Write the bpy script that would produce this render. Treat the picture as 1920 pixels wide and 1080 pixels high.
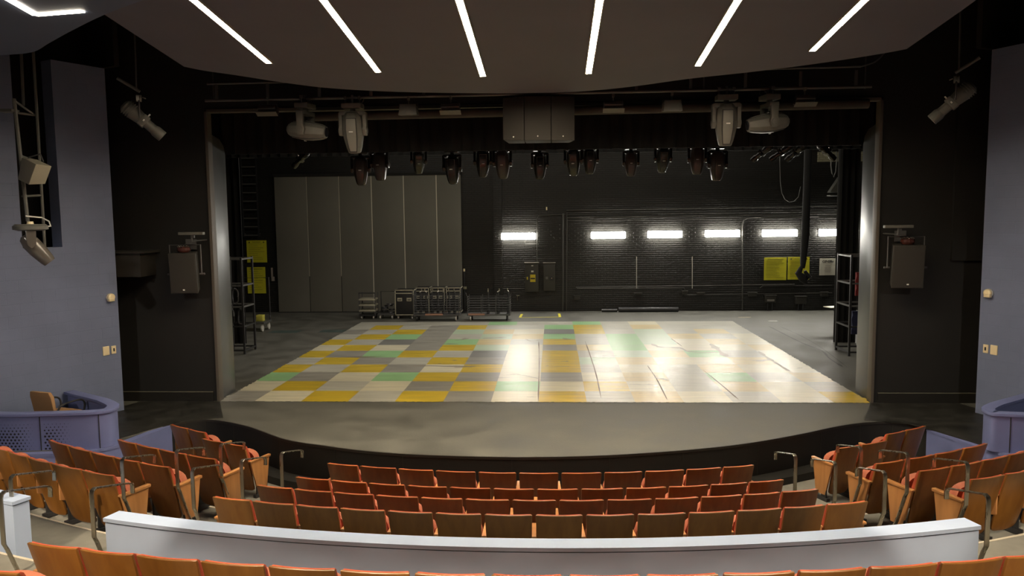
import bpy, bmesh, math, random
import numpy as np
from mathutils import Vector, Matrix
from math import sin, cos, pi, radians as R_, atan2, sqrt
random.seed(7)
for o in list(bpy.data.objects): bpy.data.objects.remove(o)
SC = bpy.context.scene
COL = SC.collection

# ------------------------------------------------------------------ camera
FPX, PITCH, YAW, ROLL = 1451.47, .093, .0537, -.0103
CAM = Vector((.3146, 0, 3.64))
_fw = Vector((-sin(YAW)*cos(PITCH), cos(YAW)*cos(PITCH), -sin(PITCH)))
_rt = Vector((cos(YAW), sin(YAW), 0)); _up = _rt.cross(_fw)
RT = _rt*cos(ROLL)+_up*sin(ROLL); UP = -_rt*sin(ROLL)+_up*cos(ROLL); FW = _fw
cd = bpy.data.cameras.new('camera'); cam = bpy.data.objects.new('camera', cd); COL.objects.link(cam)
cd.sensor_width = 36; cd.lens = FPX/1920*36; cd.clip_end = 200
Mx = Matrix((RT, UP, -FW)).transposed().to_4x4(); Mx.translation = CAM
cam.matrix_world = Mx
SC.camera = cam
SC.view_settings.view_transform = 'Standard'; SC.view_settings.look = 'None'
SC.view_settings.gamma = 1; SC.view_settings.use_curve_mapping = False
SC.view_settings.exposure = 0.0
# ------------------------------------------------------------------ world
w = bpy.data.worlds.new('world'); SC.world = w; w.use_nodes = True
w.node_tree.nodes['Background'].inputs[0].default_value = (.5, .48, .45, 1)
w.node_tree.nodes['Background'].inputs[1].default_value = .012
# ------------------------------------------------------------------ lamp strengths
E_STRIP = 230.0     # warm ceiling strips over the house
E_WALL = 80.0       # white LED fixtures on the back wall
E_SOFF = 30.0
# unseen spots added overhead to brighten the outer seats and the nearest row
def added_seat_spot(name, loc, target, energy, size, blend=.15, col=(1, .80, .55)):
    l = bpy.data.lights.new(name, 'SPOT'); l.energy = energy; l.spot_size = R_(size); l.spot_blend = blend
    l.color = col; l.shadow_soft_size = .10
    o = bpy.data.objects.new(name, l); COL.objects.link(o); o.location = loc
    o.rotation_euler = (Vector(target)-Vector(loc)).to_track_quat('-Z', 'Y').to_euler()
    return o
for s_ in (-1, 1):
    added_seat_spot('added_seat_spot', (s_*5.5, .5, 6.4), (s_*5.75, 7.3, 0), 4300, 18)
    added_seat_spot('added_seat_spot', (s_*7.7, .5, 6.4), (s_*7.9, 7.95, 0), 4500, 21)
    added_seat_spot('added_seat_spot', (s_*6.5, .5, 6.4), (s_*8.2, 10.5, .4), 1100, 40, .6, (1, .9, .78))
    added_seat_spot('added_seat_spot', (s_*3.2, 3.4, 6.5), (s_*3.75, 7.9, .3), 2000, 12)
for k_ in range(7):
    x_ = -4.05+1.35*k_; added_seat_spot('added_seat_spot', (x_, .9, 6.5), (x_, 4.42+x_*x_/34, .9), 2100, 27, .65)
def area(name, loc, target, sx, sy, energy, col):
    a = bpy.data.lights.new(name, 'AREA'); a.shape = 'RECTANGLE'; a.size = sx; a.size_y = sy; a.energy = energy; a.color = col
    o = bpy.data.objects.new(name, a); COL.objects.link(o); o.location = loc
    o.rotation_euler = (Vector(target)-Vector(loc)).to_track_quat('-Z', 'Y').to_euler(); return o
# area lights added out of view above the borders to brighten floor and partition
area('added_stage_fill', (0, 18.3, 6.6), (0, 22, 0), 11, .6, 110, (1, .92, .78))
area('added_stage_fill', (0, 22.8, 7.8), (0, 22.5, 0), 16, .8, 420, (1, .92, .78))

# ------------------------------------------------------------------ pixel -> place helpers (rays of the camera met with real planes)
def _ray(u, v): return FW*FPX+RT*(u-960)+UP*(540-v)
def atz(u, v, z): d = _ray(u, v); return CAM+d*((z-CAM.z)/d.z)
def aty(u, v, y): d = _ray(u, v); return CAM+d*(y/d.y)
CEIL_S = -.112; CEIL_Z = 5.74; CEIL_Y = 13.6
def ceil_z(y): return CEIL_Z+CEIL_S*(y-CEIL_Y)
def atceil(u, v, dz=0):
    d = _ray(u, v); t = (CEIL_Z+dz-CEIL_Y*CEIL_S-CAM.z)/(d.z-CEIL_S*d.y); return CAM+d*t

# ------------------------------------------------------------------ materials
MAT = {}
def mat(name, col, rough=.6, metal=0, var=0, vscale=6, bump=0, bscale=40, rvar=0, stretch=None, coat=0, col2=None, spec=.5):
    if name in MAT: return MAT[name]
    m = bpy.data.materials.new(name); m.use_nodes = True; nt = m.node_tree; b = nt.nodes['Principled BSDF']
    b.inputs['Base Color'].default_value = (*col, 1); b.inputs['Roughness'].default_value = rough
    b.inputs['Metallic'].default_value = metal; b.inputs['Specular IOR Level'].default_value = spec
    if coat: b.inputs['Coat Weight'].default_value = coat; b.inputs['Coat Roughness'].default_value = .12
    tc = nt.nodes.new('ShaderNodeTexCoord'); mp = nt.nodes.new('ShaderNodeMapping')
    nt.links.new(tc.outputs['Object'], mp.inputs[0])
    if stretch: mp.inputs['Scale'].default_value = stretch
    if var or rvar:
        n = nt.nodes.new('ShaderNodeTexNoise'); n.inputs['Scale'].default_value = vscale; n.inputs['Detail'].default_value = 6
        nt.links.new(mp.outputs[0], n.inputs[0])
        r = nt.nodes.new('ShaderNodeValToRGB'); r.color_ramp.elements[0].position = .3; r.color_ramp.elements[1].position = .7
        c2 = col2 or tuple(max(0, c*(1-var)) for c in col); c1 = tuple(min(1, c*(1+var)) for c in col)
        r.color_ramp.elements[0].color = (*c2, 1); r.color_ramp.elements[1].color = (*c1, 1)
        nt.links.new(n.outputs[0], r.inputs[0])
        if var: nt.links.new(r.outputs[0], b.inputs['Base Color'])
        if rvar:
            mr = nt.nodes.new('ShaderNodeMapRange'); mr.inputs[1].default_value = .3; mr.inputs[2].default_value = .7
            mr.inputs[3].default_value = rough-rvar; mr.inputs[4].default_value = rough+rvar
            nt.links.new(n.outputs[0], mr.inputs[0]); nt.links.new(mr.outputs[0], b.inputs['Roughness'])
    if bump:
        n2 = nt.nodes.new('ShaderNodeTexNoise'); n2.inputs['Scale'].default_value = bscale; n2.inputs['Detail'].default_value = 3
        nt.links.new(mp.outputs[0], n2.inputs[0])
        bp = nt.nodes.new('ShaderNodeBump'); bp.inputs['Strength'].default_value = bump; bp.inputs['Distance'].default_value = .01
        nt.links.new(n2.outputs[0], bp.inputs['Height']); nt.links.new(bp.outputs[0], b.inputs['Normal'])
    MAT[name] = m; return m
def emis(name, col, s):
    if name in MAT: return MAT[name]
    m = bpy.data.materials.new(name); m.use_nodes = True; nt = m.node_tree
    nt.nodes.remove(nt.nodes['Principled BSDF']); e = nt.nodes.new('ShaderNodeEmission')
    e.inputs[0].default_value = (*col, 1); e.inputs[1].default_value = s
    nt.links.new(e.outputs[0], nt.nodes['Material Output'].inputs[0]); MAT[name] = m; return m
def masonry(name, col, bw, bh, mortar, var, bump, rough=.7, mcol=None, ms=.012):
    m = bpy.data.materials.new(name); m.use_nodes = True; nt = m.node_tree; b = nt.nodes['Principled BSDF']
    b.inputs['Roughness'].default_value = rough
    tc = nt.nodes.new('ShaderNodeTexCoord'); s = nt.nodes.new('ShaderNodeSeparateXYZ'); c = nt.nodes.new('ShaderNodeCombineXYZ')
    nt.links.new(tc.outputs['Object'], s.inputs[0]); nt.links.new(s.outputs[0], c.inputs[0]); nt.links.new(s.outputs[2], c.inputs[1])
    br = nt.nodes.new('ShaderNodeTexBrick'); br.inputs['Scale'].default_value = 1
    br.inputs['Brick Width'].default_value = bw; br.inputs['Row Height'].default_value = bh
    br.inputs['Mortar Size'].default_value = ms; br.inputs['Mortar Smooth'].default_value = .4
    br.inputs['Color1'].default_value = (*[x*(1-var) for x in col], 1); br.inputs['Color2'].default_value = (*[x*(1+var) for x in col], 1)
    br.inputs['Mortar'].default_value = (*(mcol or [x*mortar for x in col]), 1)
    nt.links.new(c.outputs[0], br.inputs[0])
    n = nt.nodes.new('ShaderNodeTexNoise'); n.inputs['Scale'].default_value = 1.3; n.inputs['Detail'].default_value = 6
    nt.links.new(tc.outputs['Object'], n.inputs[0])
    mr = nt.nodes.new('ShaderNodeMapRange'); mr.inputs[1].default_value = .3; mr.inputs[2].default_value = .7; mr.inputs[3].default_value = .9; mr.inputs[4].default_value = 1.08
    nt.links.new(n.outputs[0], mr.inputs[0])
    mx = nt.nodes.new('ShaderNodeMixRGB'); mx.blend_type = 'MULTIPLY'; mx.inputs[0].default_value = 1
    nt.links.new(br.outputs[0], mx.inputs[1]); nt.links.new(mr.outputs[0], mx.inputs[2])
    nt.links.new(mx.outputs[0], b.inputs['Base Color'])
    n2 = nt.nodes.new('ShaderNodeTexNoise'); n2.inputs['Scale'].default_value = 45
    nt.links.new(tc.outputs['Object'], n2.inputs[0])
    bp2 = nt.nodes.new('ShaderNodeBump'); bp2.inputs['Strength'].default_value = .25; bp2.inputs['Distance'].default_value = .004
    nt.links.new(n2.outputs[0], bp2.inputs['Height'])
    bp = nt.nodes.new('ShaderNodeBump'); bp.invert = True; bp.inputs['Strength'].default_value = bump; bp.inputs['Distance'].default_value = .012
    nt.links.new(br.outputs['Fac'], bp.inputs['Height']); nt.links.new(bp2.outputs[0], bp.inputs['Normal'])
    nt.links.new(bp.outputs[0], b.inputs['Normal'])
    MAT[name] = m; return m
def wood(name, dark, light, rough=.32):
    m = bpy.data.materials.new(name); m.use_nodes = True; nt = m.node_tree; b = nt.nodes['Principled BSDF']
    b.inputs['Roughness'].default_value = rough
    tc = nt.nodes.new('ShaderNodeTexCoord'); oi = nt.nodes.new('ShaderNodeObjectInfo'); ad = nt.nodes.new('ShaderNodeVectorMath')
    cm = nt.nodes.new('ShaderNodeCombineXYZ'); mu = nt.nodes.new('ShaderNodeMath'); mu.operation = 'MULTIPLY'; mu.inputs[1].default_value = 37
    nt.links.new(oi.outputs['Random'], mu.inputs[0]); nt.links.new(mu.outputs[0], cm.inputs[0]); nt.links.new(mu.outputs[0], cm.inputs[1])
    nt.links.new(tc.outputs['Object'], ad.inputs[0]); nt.links.new(cm.outputs[0], ad.inputs[1])
    mp = nt.nodes.new('ShaderNodeMapping'); mp.inputs['Scale'].default_value = (9, 9, .9); nt.links.new(ad.outputs[0], mp.inputs[0])
    n = nt.nodes.new('ShaderNodeTexNoise'); n.inputs['Scale'].default_value = 1.3; n.inputs['Detail'].default_value = 8; n.inputs['Distortion'].default_value = .6
    nt.links.new(mp.outputs[0], n.inputs[0])
    r = nt.nodes.new('ShaderNodeValToRGB'); r.color_ramp.elements[0].position = .25; r.color_ramp.elements[1].position = .75
    r.color_ramp.elements[0].color = (*dark, 1); r.color_ramp.elements[1].color = (*light, 1)
    nt.links.new(n.outputs[0], r.inputs[0])
    hs = nt.nodes.new('ShaderNodeHueSaturation'); mr = nt.nodes.new('ShaderNodeMapRange'); mr.inputs[3].default_value = .8; mr.inputs[4].default_value = 1.2
    nt.links.new(oi.outputs['Random'], mr.inputs[0]); nt.links.new(mr.outputs[0], hs.inputs['Value'])
    nt.links.new(r.outputs[0], hs.inputs['Color']); nt.links.new(hs.outputs[0], b.inputs['Base Color'])
    MAT[name] = m; return m
def perforated(name, col):
    m = mat(name, col, .45, var=.05, vscale=3); nt = m.node_tree; b = nt.nodes['Principled BSDF']
    src = b.inputs['Base Color'].links[0].from_socket
    tc = nt.nodes.new('ShaderNodeTexCoord'); s = nt.nodes.new('ShaderNodeSeparateXYZ')
    nt.links.new(tc.outputs['UV'], s.inputs[0])
    def M(op, a, bb=None, c=None):
        n = nt.nodes.new('ShaderNodeMath'); n.operation = op
        for i, x in enumerate((a, bb, c)):
            if x is None: continue
            if isinstance(x, (int, float)): n.inputs[i].default_value = x
            else: nt.links.new(x, n.inputs[i])
        return n.outputs[0]
    u = s.outputs[0]; v = s.outputs[1]     # metres along the front, metres up
    P = .062
    row = M('FLOOR', M('DIVIDE', v, P*.8)); off = M('MULTIPLY', M('MODULO', row, 2), P*.5)
    fu = M('SUBTRACT', M('FRACT', M('DIVIDE', M('ADD', M('ADD', u, off), 50), P)), .5)
    fv = M('SUBTRACT', M('FRACT', M('DIVIDE', v, P*.8)), .5)
    d = M('SQRT', M('ADD', M('MULTIPLY', fu, fu), M('MULTIPLY', M('MULTIPLY', fv, fv), .8)))
    # holes shrink towards the seams (u=0 seam) and are limited to patches
    left = M('MULTIPLY', M('SUBTRACT', M('MULTIPLY', u, -1), .06), .9)
    right = M('MULTIPLY', M('MULTIPLY', M('SUBTRACT', .52, u), M('GREATER_THAN', u, .05)), .75)
    fade = M('MAXIMUM', left, right)
    fade = M('MINIMUM', fade, M('MULTIPLY', M('SUBTRACT', .50, v), 1.2))
    fade = M('MINIMUM', fade, .29)
    hole = M('LESS_THAN', d, fade)
    mx = nt.nodes.new('ShaderNodeMixRGB'); nt.links.new(hole, mx.inputs[0]); nt.links.new(src, mx.inputs[1]); mx.inputs[2].default_value = (.006, .006, .008, 1)
    nt.links.new(mx.outputs[0], b.inputs['Base Color'])
    return m

M_WOOD = wood('seat_wood', (.165, .064, .013), (.23, .100, .021))
M_WOODL = wood('arm_wood', (.36, .16, .055), (.50, .235, .085), .35)
M_FAB = mat('orange_fabric', (.46, .075, .032), .85, var=.1, vscale=60, bump=.3, bscale=300)
M_STEEL = mat('brushed_steel', (.42, .39, .33), .3, 1, rvar=.08, vscale=30, stretch=(1, 1, .1))
M_FOOT = mat('black_metal', (.02, .02, .022), .5)
M_BLUEWALL = masonry('blue_block', (.15, .18, .285), .406, .203, .93, .015, .35, .55, ms=.005)
M_BLUEP = mat('blue_paint', (.155, .18, .37), .42, var=.04, vscale=3)
M_PARA = mat('pale_blue_paint', (.42, .52, .74), .4, var=.04, vscale=2)
M_CARPET = mat('grey_carpet', (.17, .165, .145), .95, var=.12, vscale=5, bump=.4, bscale=250)
M_NOSE = mat('step_nosing', (.5, .46, .38), .5)
M_STAGE = None
M_BLACK = mat('matte_black', (.0085, .008, .007), .85, var=.15, vscale=2)
M_DRAPE = mat('black_drape', (.004, .004, .004), .95, var=.2, vscale=5, stretch=(3, 3, .2))
M_BRICK = masonry('black_brick', (.0125, .012, .010), .23, .081, .6, .1, .6, .45, ms=.012)
M_PALEBRICK = masonry('pale_brick', (.42, .40, .28), .23, .081, .7, .1, .8, .8)
M_CLOUD = mat('dark_ceiling_paint', (.12, .117, .15), .65, var=.05, vscale=1)
M_SOFF = mat('blue_grey_ceiling_paint', (.10, .122, .19), .6, var=.05, vscale=1)
M_PORTAL = mat('proscenium_black', (.009, .0085, .0075), .6, var=.12, vscale=3)
M_TRIM = mat('brown_edge_trim', (.09, .078, .066), .5)
M_PANELG = mat('grey_metal_panel', (.11, .115, .12), .34, .6, rvar=.02, vscale=2, var=.04)
M_PARTN = mat('olive_grey_panel', (.15, .143, .118), .7, var=.06, vscale=.7)
M_SEAM = mat('pale_seam', (.62, .58, .48), .5)
M_GREYFIX = mat('dusty_grey_housing', (.11, .108, .095), .5, var=.1, vscale=9)
M_DARKFIX = mat('dark_housing', (.014, .014, .013), .25)
M_REDFIX = mat('brown_housing', (.035, .027, .025), .28)
M_PIPE = mat('dark_pipe', (.085, .083, .085), .45, .3)
M_WPIPE = mat('black_conduit', (.07, .067, .06), .33, .2)
M_SPK = mat('speaker_grille', (.028, .025, .021), .75, bump=.5, bscale=400)
M_SPKB = mat('speaker_cabinet', (.03, .028, .023), .6)
M_CREAM = mat('cream_plastic', (.78, .66, .42), .4)
M_YEL = mat('yellow_sign', (.62, .58, .03), .5, var=.04, vscale=5)
M_YTAPE = mat('yellow_tape', (.72, .64, .05), .5)
M_WSIGN = mat('white_sign', (.62, .60, .50), .5)
M_INK = mat('dark_ink', (.02, .02, .02), .6)
M_OLINK = mat('olive_ink', (.32, .30, .03), .6)
M_ALU = mat('road_case_edge', (.42, .39, .30), .45, .3)
M_CASE = mat('road_case_panel', (.012, .012, .013), .5)
M_CASTER = mat('caster_wheel', (.55, .53, .48), .4)
M_RUST = mat('tan_board', (.36, .19, .13), .7)
M_TAN = mat('tan_fabric', (.36, .20, .09), .85, bump=.3, bscale=200)
M_TEAL = mat('teal_fabric', (.05, .18, .17), .8)
M_WHITE = mat('white_plastic', (.75, .74, .70), .35)
M_BLUECL = mat('navy_fabric', (.02, .025, .07), .9)
M_REDCL = mat('red_fabric', (.2, .02, .02), .9)
M_STRIP = emis('warm_strip_light', (1, .84, .60), E_STRIP)
M_WLED = emis('white_led_light', (1, .95, .84), E_WALL)
M_SSTRIP = emis('side_strip_light', (1, .88, .68), E_SOFF)

# stage floor paint: worn dark grey, scuffs
def stage_mat():
    m = mat('stage_floor_paint', (.098, .096, .083), .6, var=.3, vscale=1.6, rvar=.1, bump=.2, bscale=30)
    nt = m.node_tree; b = nt.nodes['Principled BSDF']; src = b.inputs['Base Color'].links[0].from_socket
    tc = nt.nodes.new('ShaderNodeTexCoord'); mp = nt.nodes.new('ShaderNodeMapping'); mp.inputs['Scale'].default_value = (1, 2.2, 1)
    nt.links.new(tc.outputs['Object'], mp.inputs[0])
    n = nt.nodes.new('ShaderNodeTexNoise'); n.inputs['Scale'].default_value = 4; n.inputs['Detail'].default_value = 12; n.inputs['Roughness'].default_value = .8
    nt.links.new(mp.outputs[0], n.inputs[0])
    r = nt.nodes.new('ShaderNodeValToRGB'); r.color_ramp.elements[0].position = .615; r.color_ramp.elements[1].position = .68
    r.color_ramp.elements[0].color = (0, 0, 0, 1); r.color_ramp.elements[1].color = (1, 1, 1, 1)
    nt.links.new(n.outputs[0], r.inputs[0])
    mx = nt.nodes.new('ShaderNodeMixRGB'); nt.links.new(r.outputs[0], mx.inputs[0]); nt.links.new(src, mx.inputs[1]); mx.inputs[2].default_value = (.17, .165, .145, 1)
    nt.links.new(mx.outputs[0], b.inputs['Base Color'])
    return m
M_STAGE = stage_mat()
# painted squares: streaky brushed paint, glossy, with worn patches
def paint(name, col, var=.12):
    m = mat(name, col, .36, var=var, vscale=1.4, rvar=.06, stretch=(.7, 5, 1), bump=.15, bscale=9)
    nt = m.node_tree; b = nt.nodes['Principled BSDF']; src = b.inputs['Base Color'].links[0].from_socket
    tc = nt.nodes.new('ShaderNodeTexCoord'); mp = nt.nodes.new('ShaderNodeMapping'); mp.inputs['Scale'].default_value = (.45, 1.2, 1); mp.inputs['Location'].default_value = (3.3, 1.7, 0)
    nt.links.new(tc.outputs['Object'], mp.inputs[0])
    n = nt.nodes.new('ShaderNodeTexNoise'); n.inputs['Scale'].default_value = 1.1; n.inputs['Detail'].default_value = 9; n.inputs['Roughness'].default_value = .62; n.inputs['Distortion'].default_value = .8
    nt.links.new(mp.outputs[0], n.inputs[0])
    r = nt.nodes.new('ShaderNodeValToRGB'); r.color_ramp.elements[0].position = .635; r.color_ramp.elements[1].position = .655
    r.color_ramp.elements[0].color = (0, 0, 0, 1); r.color_ramp.elements[1].color = (.75, .75, .75, 1)
    nt.links.new(n.outputs[0], r.inputs[0])
    mx = nt.nodes.new('ShaderNodeMixRGB'); nt.links.new(r.outputs[0], mx.inputs[0]); nt.links.new(src, mx.inputs[1]); mx.inputs[2].default_value = (.22, .19, .15, 1)
    nt.links.new(mx.outputs[0], b.inputs['Base Color'])
    return m
PAL = dict(C=paint('cream_floor_paint', (.60, .56, .42), .16), L=paint('pale_grey_floor_paint', (.44, .43, .37), .2),
           G=paint('grey_floor_paint', (.28, .27, .24), .28), D=paint('dark_grey_floor_paint', (.19, .19, .18), .2),
           Y=paint('mustard_floor_paint', (.54, .39, .035), .22), P=paint('faded_mustard_floor_paint', (.56, .45, .22), .18),
           M=paint('mint_floor_paint', (.28, .50, .24), .12), N=paint('faded_mint_floor_paint', (.42, .52, .38), .12))

# ------------------------------------------------------------------ mesh helpers
class MB:
    def __init__(s): s.v = []; s.f = []; s.m = []; s.uv = {}
    def add(s, vs, fs, mi=0, T=None):
        b = len(s.v)
        s.v += [tuple(T @ Vector(x)) if T else tuple(x) for x in vs]
        for f in fs: s.f.append(tuple(b+i for i in f)); s.m.append(mi)
        return s
    def box(s, c, d, mi=0, T=None, rz=0, rx=0, ry=0):
        hx, hy, hz = d[0]/2, d[1]/2, d[2]/2
        M = Matrix.Translation(c) @ Matrix.Rotation(rz, 4, 'Z') @ Matrix.Rotation(ry, 4, 'Y') @ Matrix.Rotation(rx, 4, 'X')
        if T: M = T @ M
        vs = [(x, y, z) for x in (-hx, hx) for y in (-hy, hy) for z in (-hz, hz)]
        return s.add(vs, [(0, 1, 3, 2), (4, 6, 7, 5), (0, 4, 5, 1), (2, 3, 7, 6), (0, 2, 6, 4), (1, 5, 7, 3)], mi, M)
    def bb(s, x0, x1, y0, y1, z0, z1, mi=0):
        return s.box(((x0+x1)/2, (y0+y1)/2, (z0+z1)/2), (abs(x1-x0), abs(y1-y0), abs(z1-z0)), mi)
    def loft(s, rings, mi=0, cap=True, T=None, closed=True):
        n = len(rings[0]); vs = [p for r in rings for p in r]; fs = []
        for k in range(len(rings)-1):
            for i in range(n if closed else n-1):
                j = (i+1) % n; fs.append((k*n+i, k*n+j, (k+1)*n+j, (k+1)*n+i))
        if cap: fs.append(tuple(range(n))[::-1]); fs.append(tuple(range((len(rings)-1)*n, len(rings)*n)))
        return s.add(vs, fs, mi, T)
    def tube(s, pts, r, n=8, mi=0, T=None, rs=None):
        P = [Vector(p) for p in pts]; rings = []; up = None
        for i, p in enumerate(P):
            t = (P[min(i+1, len(P)-1)]-P[max(i-1, 0)]).normalized()
            if up is None: up = Vector((0, 0, 1)) if abs(t.z) < .9 else Vector((1, 0, 0))
            a = t.cross(up).normalized(); b = a.cross(t).normalized(); up = b
            rr = rs[i] if rs else r
            rings.append([p+a*(rr*cos(2*pi*k/n))+b*(rr*sin(2*pi*k/n)) for k in range(n)])
        return s.loft(rings, mi, T=T)
    def prism(s, poly, h0, h1, mi=0, T=None):       # poly in xy, extruded in z
        n = len(poly)
        vs = [(x, y, h0) for x, y in poly]+[(x, y, h1) for x, y in poly]
        return s.add(vs, [tuple(range(n))[::-1], tuple(range(n, 2*n))]+[(i, (i+1) % n, n+(i+1) % n, n+i) for i in range(n)], mi, T)
    def bar(s, path, w, t, mi=0):                    # flat bar swept in the local YZ plane, width along X
        rings = []
        P = [Vector((0, a, b)) for a, b in path]
        for i, p in enumerate(P):
            d = (P[min(i+1, len(P)-1)]-P[max(i-1, 0)]).normalized(); nn = Vector((0, -d.z, d.y))*(t/2); x = Vector((w/2, 0, 0))
            rings.append([p-x-nn, p+x-nn, p+x+nn, p-x+nn])
        return s.loft(rings, mi)
    def ring(s, c, r0, r1, a0, a1, z0, z1, n=48, mi=0):   # annular sector about c, angle measured from -Y
        rings = []
        for k in range(n+1):
            a = a0+(a1-a0)*k/n; dx, dy = sin(a), -cos(a)
            rings.append([(c[0]+dx*r0, c[1]+dy*r0, z0), (c[0]+dx*r1, c[1]+dy*r1, z0), (c[0]+dx*r1, c[1]+dy*r1, z1), (c[0]+dx*r0, c[1]+dy*r0, z1)])
        return s.loft(rings, mi)
    def build(s, name, mats, parent=None, bevel=0, smooth=35, loc=None, rz=0, kind=None):
        me = bpy.data.meshes.new(name); me.from_pydata(s.v, [], s.f)
        for m in (mats if isinstance(mats, (list, tuple)) else [mats]): me.materials.append(m)
        me.polygons.foreach_set('material_index', s.m)
        bm = bmesh.new(); bm.from_mesh(me); bmesh.ops.recalc_face_normals(bm, faces=bm.faces)
        if bevel:
            ed = [e for e in bm.edges if len(e.link_faces) == 2 and e.calc_face_angle(0) > R_(38)]
            bmesh.ops.bevel(bm, geom=ed, offset=bevel, segments=2, profile=.6, affect='EDGES', clamp_overlap=True)
        bm.to_mesh(me); bm.free()
        if smooth:
            me.polygons.foreach_set('use_smooth', [True]*len(me.polygons)); me.set_sharp_from_angle(angle=R_(smooth))
        o = bpy.data.objects.new(name, me); COL.objects.link(o)
        if parent: o.parent = parent
        if loc: o.location = loc
        o.rotation_euler.z = rz
        if kind: o['kind'] = kind
        return o
def thing(name, label, cat, loc=(0, 0, 0), rz=0, group=None):
    o = bpy.data.objects.new(name, None); COL.objects.link(o); o.empty_display_size = .1
    o.location = loc; o.rotation_euler = (0, 0, rz); return tag(o, label, cat, group)
def tag(o, label, cat, group=None):
    o['label'] = label; o['category'] = cat
    if group: o['group'] = group
    return o
def dup(o, parent=None):
    c = o.copy(); COL.objects.link(c)
    if parent: c.parent = parent; c.matrix_parent_inverse = o.matrix_parent_inverse.copy()
    for ch in list(o.children): dup(ch, c)
    return c
def place(proto, loc, rz, label, group=None, scale=None, used=set()):
    if proto.name not in used: used.add(proto.name); o = proto
    else: o = dup(proto)
    o.location = loc; o.rotation_euler = (0, 0, rz); o['label'] = label
    if group: o['group'] = group
    if scale: o.scale = scale
    return o
def struct(o): o['kind'] = 'structure'; return o
def spline(pts, n=6):
    P = [Vector(p) for p in pts]; out = []
    for i in range(len(P)-1):
        a, b, c, d = P[max(i-1, 0)], P[i], P[i+1], P[min(i+2, len(P)-1)]
        for k in range(n):
            t = k/n; out.append(.5*((2*b)+(c-a)*t+(2*a-5*b+4*c-d)*t*t+(3*b-a-3*c+d)*t**3))
    out.append(P[-1]); return out
ORD = 'first second third fourth fifth sixth seventh eighth ninth tenth eleventh twelfth thirteenth fourteenth fifteenth sixteenth'.split()

# ================================================================== SETTING
CC = (0.0, 21.8)                     # centre of the curved seating
YP = 14.93                           # plane of the proscenium
YB = 29.39                           # back wall of the stage
PW, PH = 6.42, 5.75                  # opening half width and height
# stage floor with its curved front edge
EDGE = [(-6.62, 12.95), (-6.55, 13.1), (-6.45, 13.28), (-6.27, 13.43), (-6.03, 13.5), (-5.64, 13.4), (-4.98, 13.0), (-4.11, 12.28), (-3.33, 11.93), (-2.5, 11.65), (-1.64, 11.5), (-.33, 11.42),
        (.8, 11.5), (1.62, 11.65), (2.47, 11.87), (3.36, 12.2), (4.36, 12.74), (5.04, 13.17), (5.61, 13.45), (6.07, 13.53), (6.35, 13.47), (6.55, 13.35), (6.66, 13.2), (6.74, 13.05)]
ECRV = [(p.x, p.y) for p in spline([(x, y, 0) for x, y in EDGE], 5)]
mb = MB()
poly = ECRV+[(7.0, 12.3), (7.35, 11.75), (9.3, 11.35), (13, 11.3), (13, YB+.2), (-13, YB+.2), (-13, 11.3), (-9.3, 11.35), (-7.3, 11.65), (-6.9, 12.2)]
mb.prism(poly, -.16, 0)
struct(mb.build('floor', M_STAGE, smooth=0))
for s in (-1, 1):      # blacker flooring at the sides of the apron
    mb = MB(); pl = [(s*6.36, YP-.05), (s*5.75, 13.62), (s*6.03, 13.52), (s*6.4, 13.38), (s*6.62, 13.0), (s*7.0, 12.1), (s*8.8, 11.6), (s*8.4, 13.3), (s*8.0, YP-.04)]
    mb.prism(pl, .0, .004); struct(mb.build('floor', mat('black_side_floor', (.020, .019, .016), .5, var=.35, vscale=3, rvar=.1), smooth=0))
# apron front
mb = MB(); n = len(ECRV); nm = []
for i in range(n):
    a = Vector(ECRV[max(i-1, 0)]); b = Vector(ECRV[min(i+1, n-1)]); d = (b-a).normalized(); nm.append(Vector((d.y, -d.x)))
def off(k): return [(p[0]+nm[i].x*k, p[1]+nm[i].y*k) for i, p in enumerate(ECRV)]
i0, i1 = 3, n-3
A, B = off(.012)[i0:i1], off(-.2)[i0:i1]
mb.loft([[(a[0], a[1], -.035), (b[0], b[1], -.165), (b[0], b[1], -.8), (a[0], a[1], -.8)] for a, b in zip(A, B)])
o_ap = struct(mb.build('wall_apron', M_PORTAL, smooth=40))
A, B = off(.02)[i0:i1], off(-.006)[i0:i1]
mb = MB(); mb.loft([[(a[0], a[1], .004), (b[0], b[1], .004), (b[0], b[1], -.034), (a[0], a[1], -.034)] for a, b in zip(A, B)])
for i in range(i0+3, i1-3, 7):      # joints between the fascia panels
    p = off(.012)[i]; mb.box((p[0], p[1], -.37), (.012, .012, .66), rz=atan2(nm[i].y, nm[i].x)+pi/2)
struct(mb.build('trim_1', mat('stage_nosing', (.018, .016, .013), .55), smooth=40))
mb = MB(); A, B = off(.30)[i0+4:i1-4], off(-.02)[i0+4:i1-4]     # low step at the foot of the apron
mb.loft([[(a[0], a[1], -.55), (b[0], b[1], -.55), (b[0], b[1], -.70), (a[0], a[1], -.70)] for a, b in zip(A, B)])
struct(mb.build('trim_2', M_PORTAL, smooth=40))
# auditorium tiers
TIER = [(8.0, 11.95, -.67), (11.95, 12.78, -.60), (12.78, 13.47, -.46), (13.47, 14.22, -.29), (14.22, 15.45, 0.0), (15.45, 17.1, .28), (17.1, 18.2, .5), (18.2, 27, .75)]
mb = MB()
for k, (r0, r1, z) in enumerate(TIER):
    mb.ring(CC, r0, r1+.02, -.85, .85, -1.4, z-.001*(k == 0), n=60)
struct(mb.build('floor', M_CARPET, smooth=0))
mb = MB()
for k, (r0, r1, z) in enumerate(TIER[:-1]): 
    z2 = TIER[k+1][2]; mb.ring(CC, r1-.018, r1+.012, -.8, .8, z2-.02, z2+.006, n=60)
struct(mb.build('trim_3', M_NOSE, smooth=0))
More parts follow.
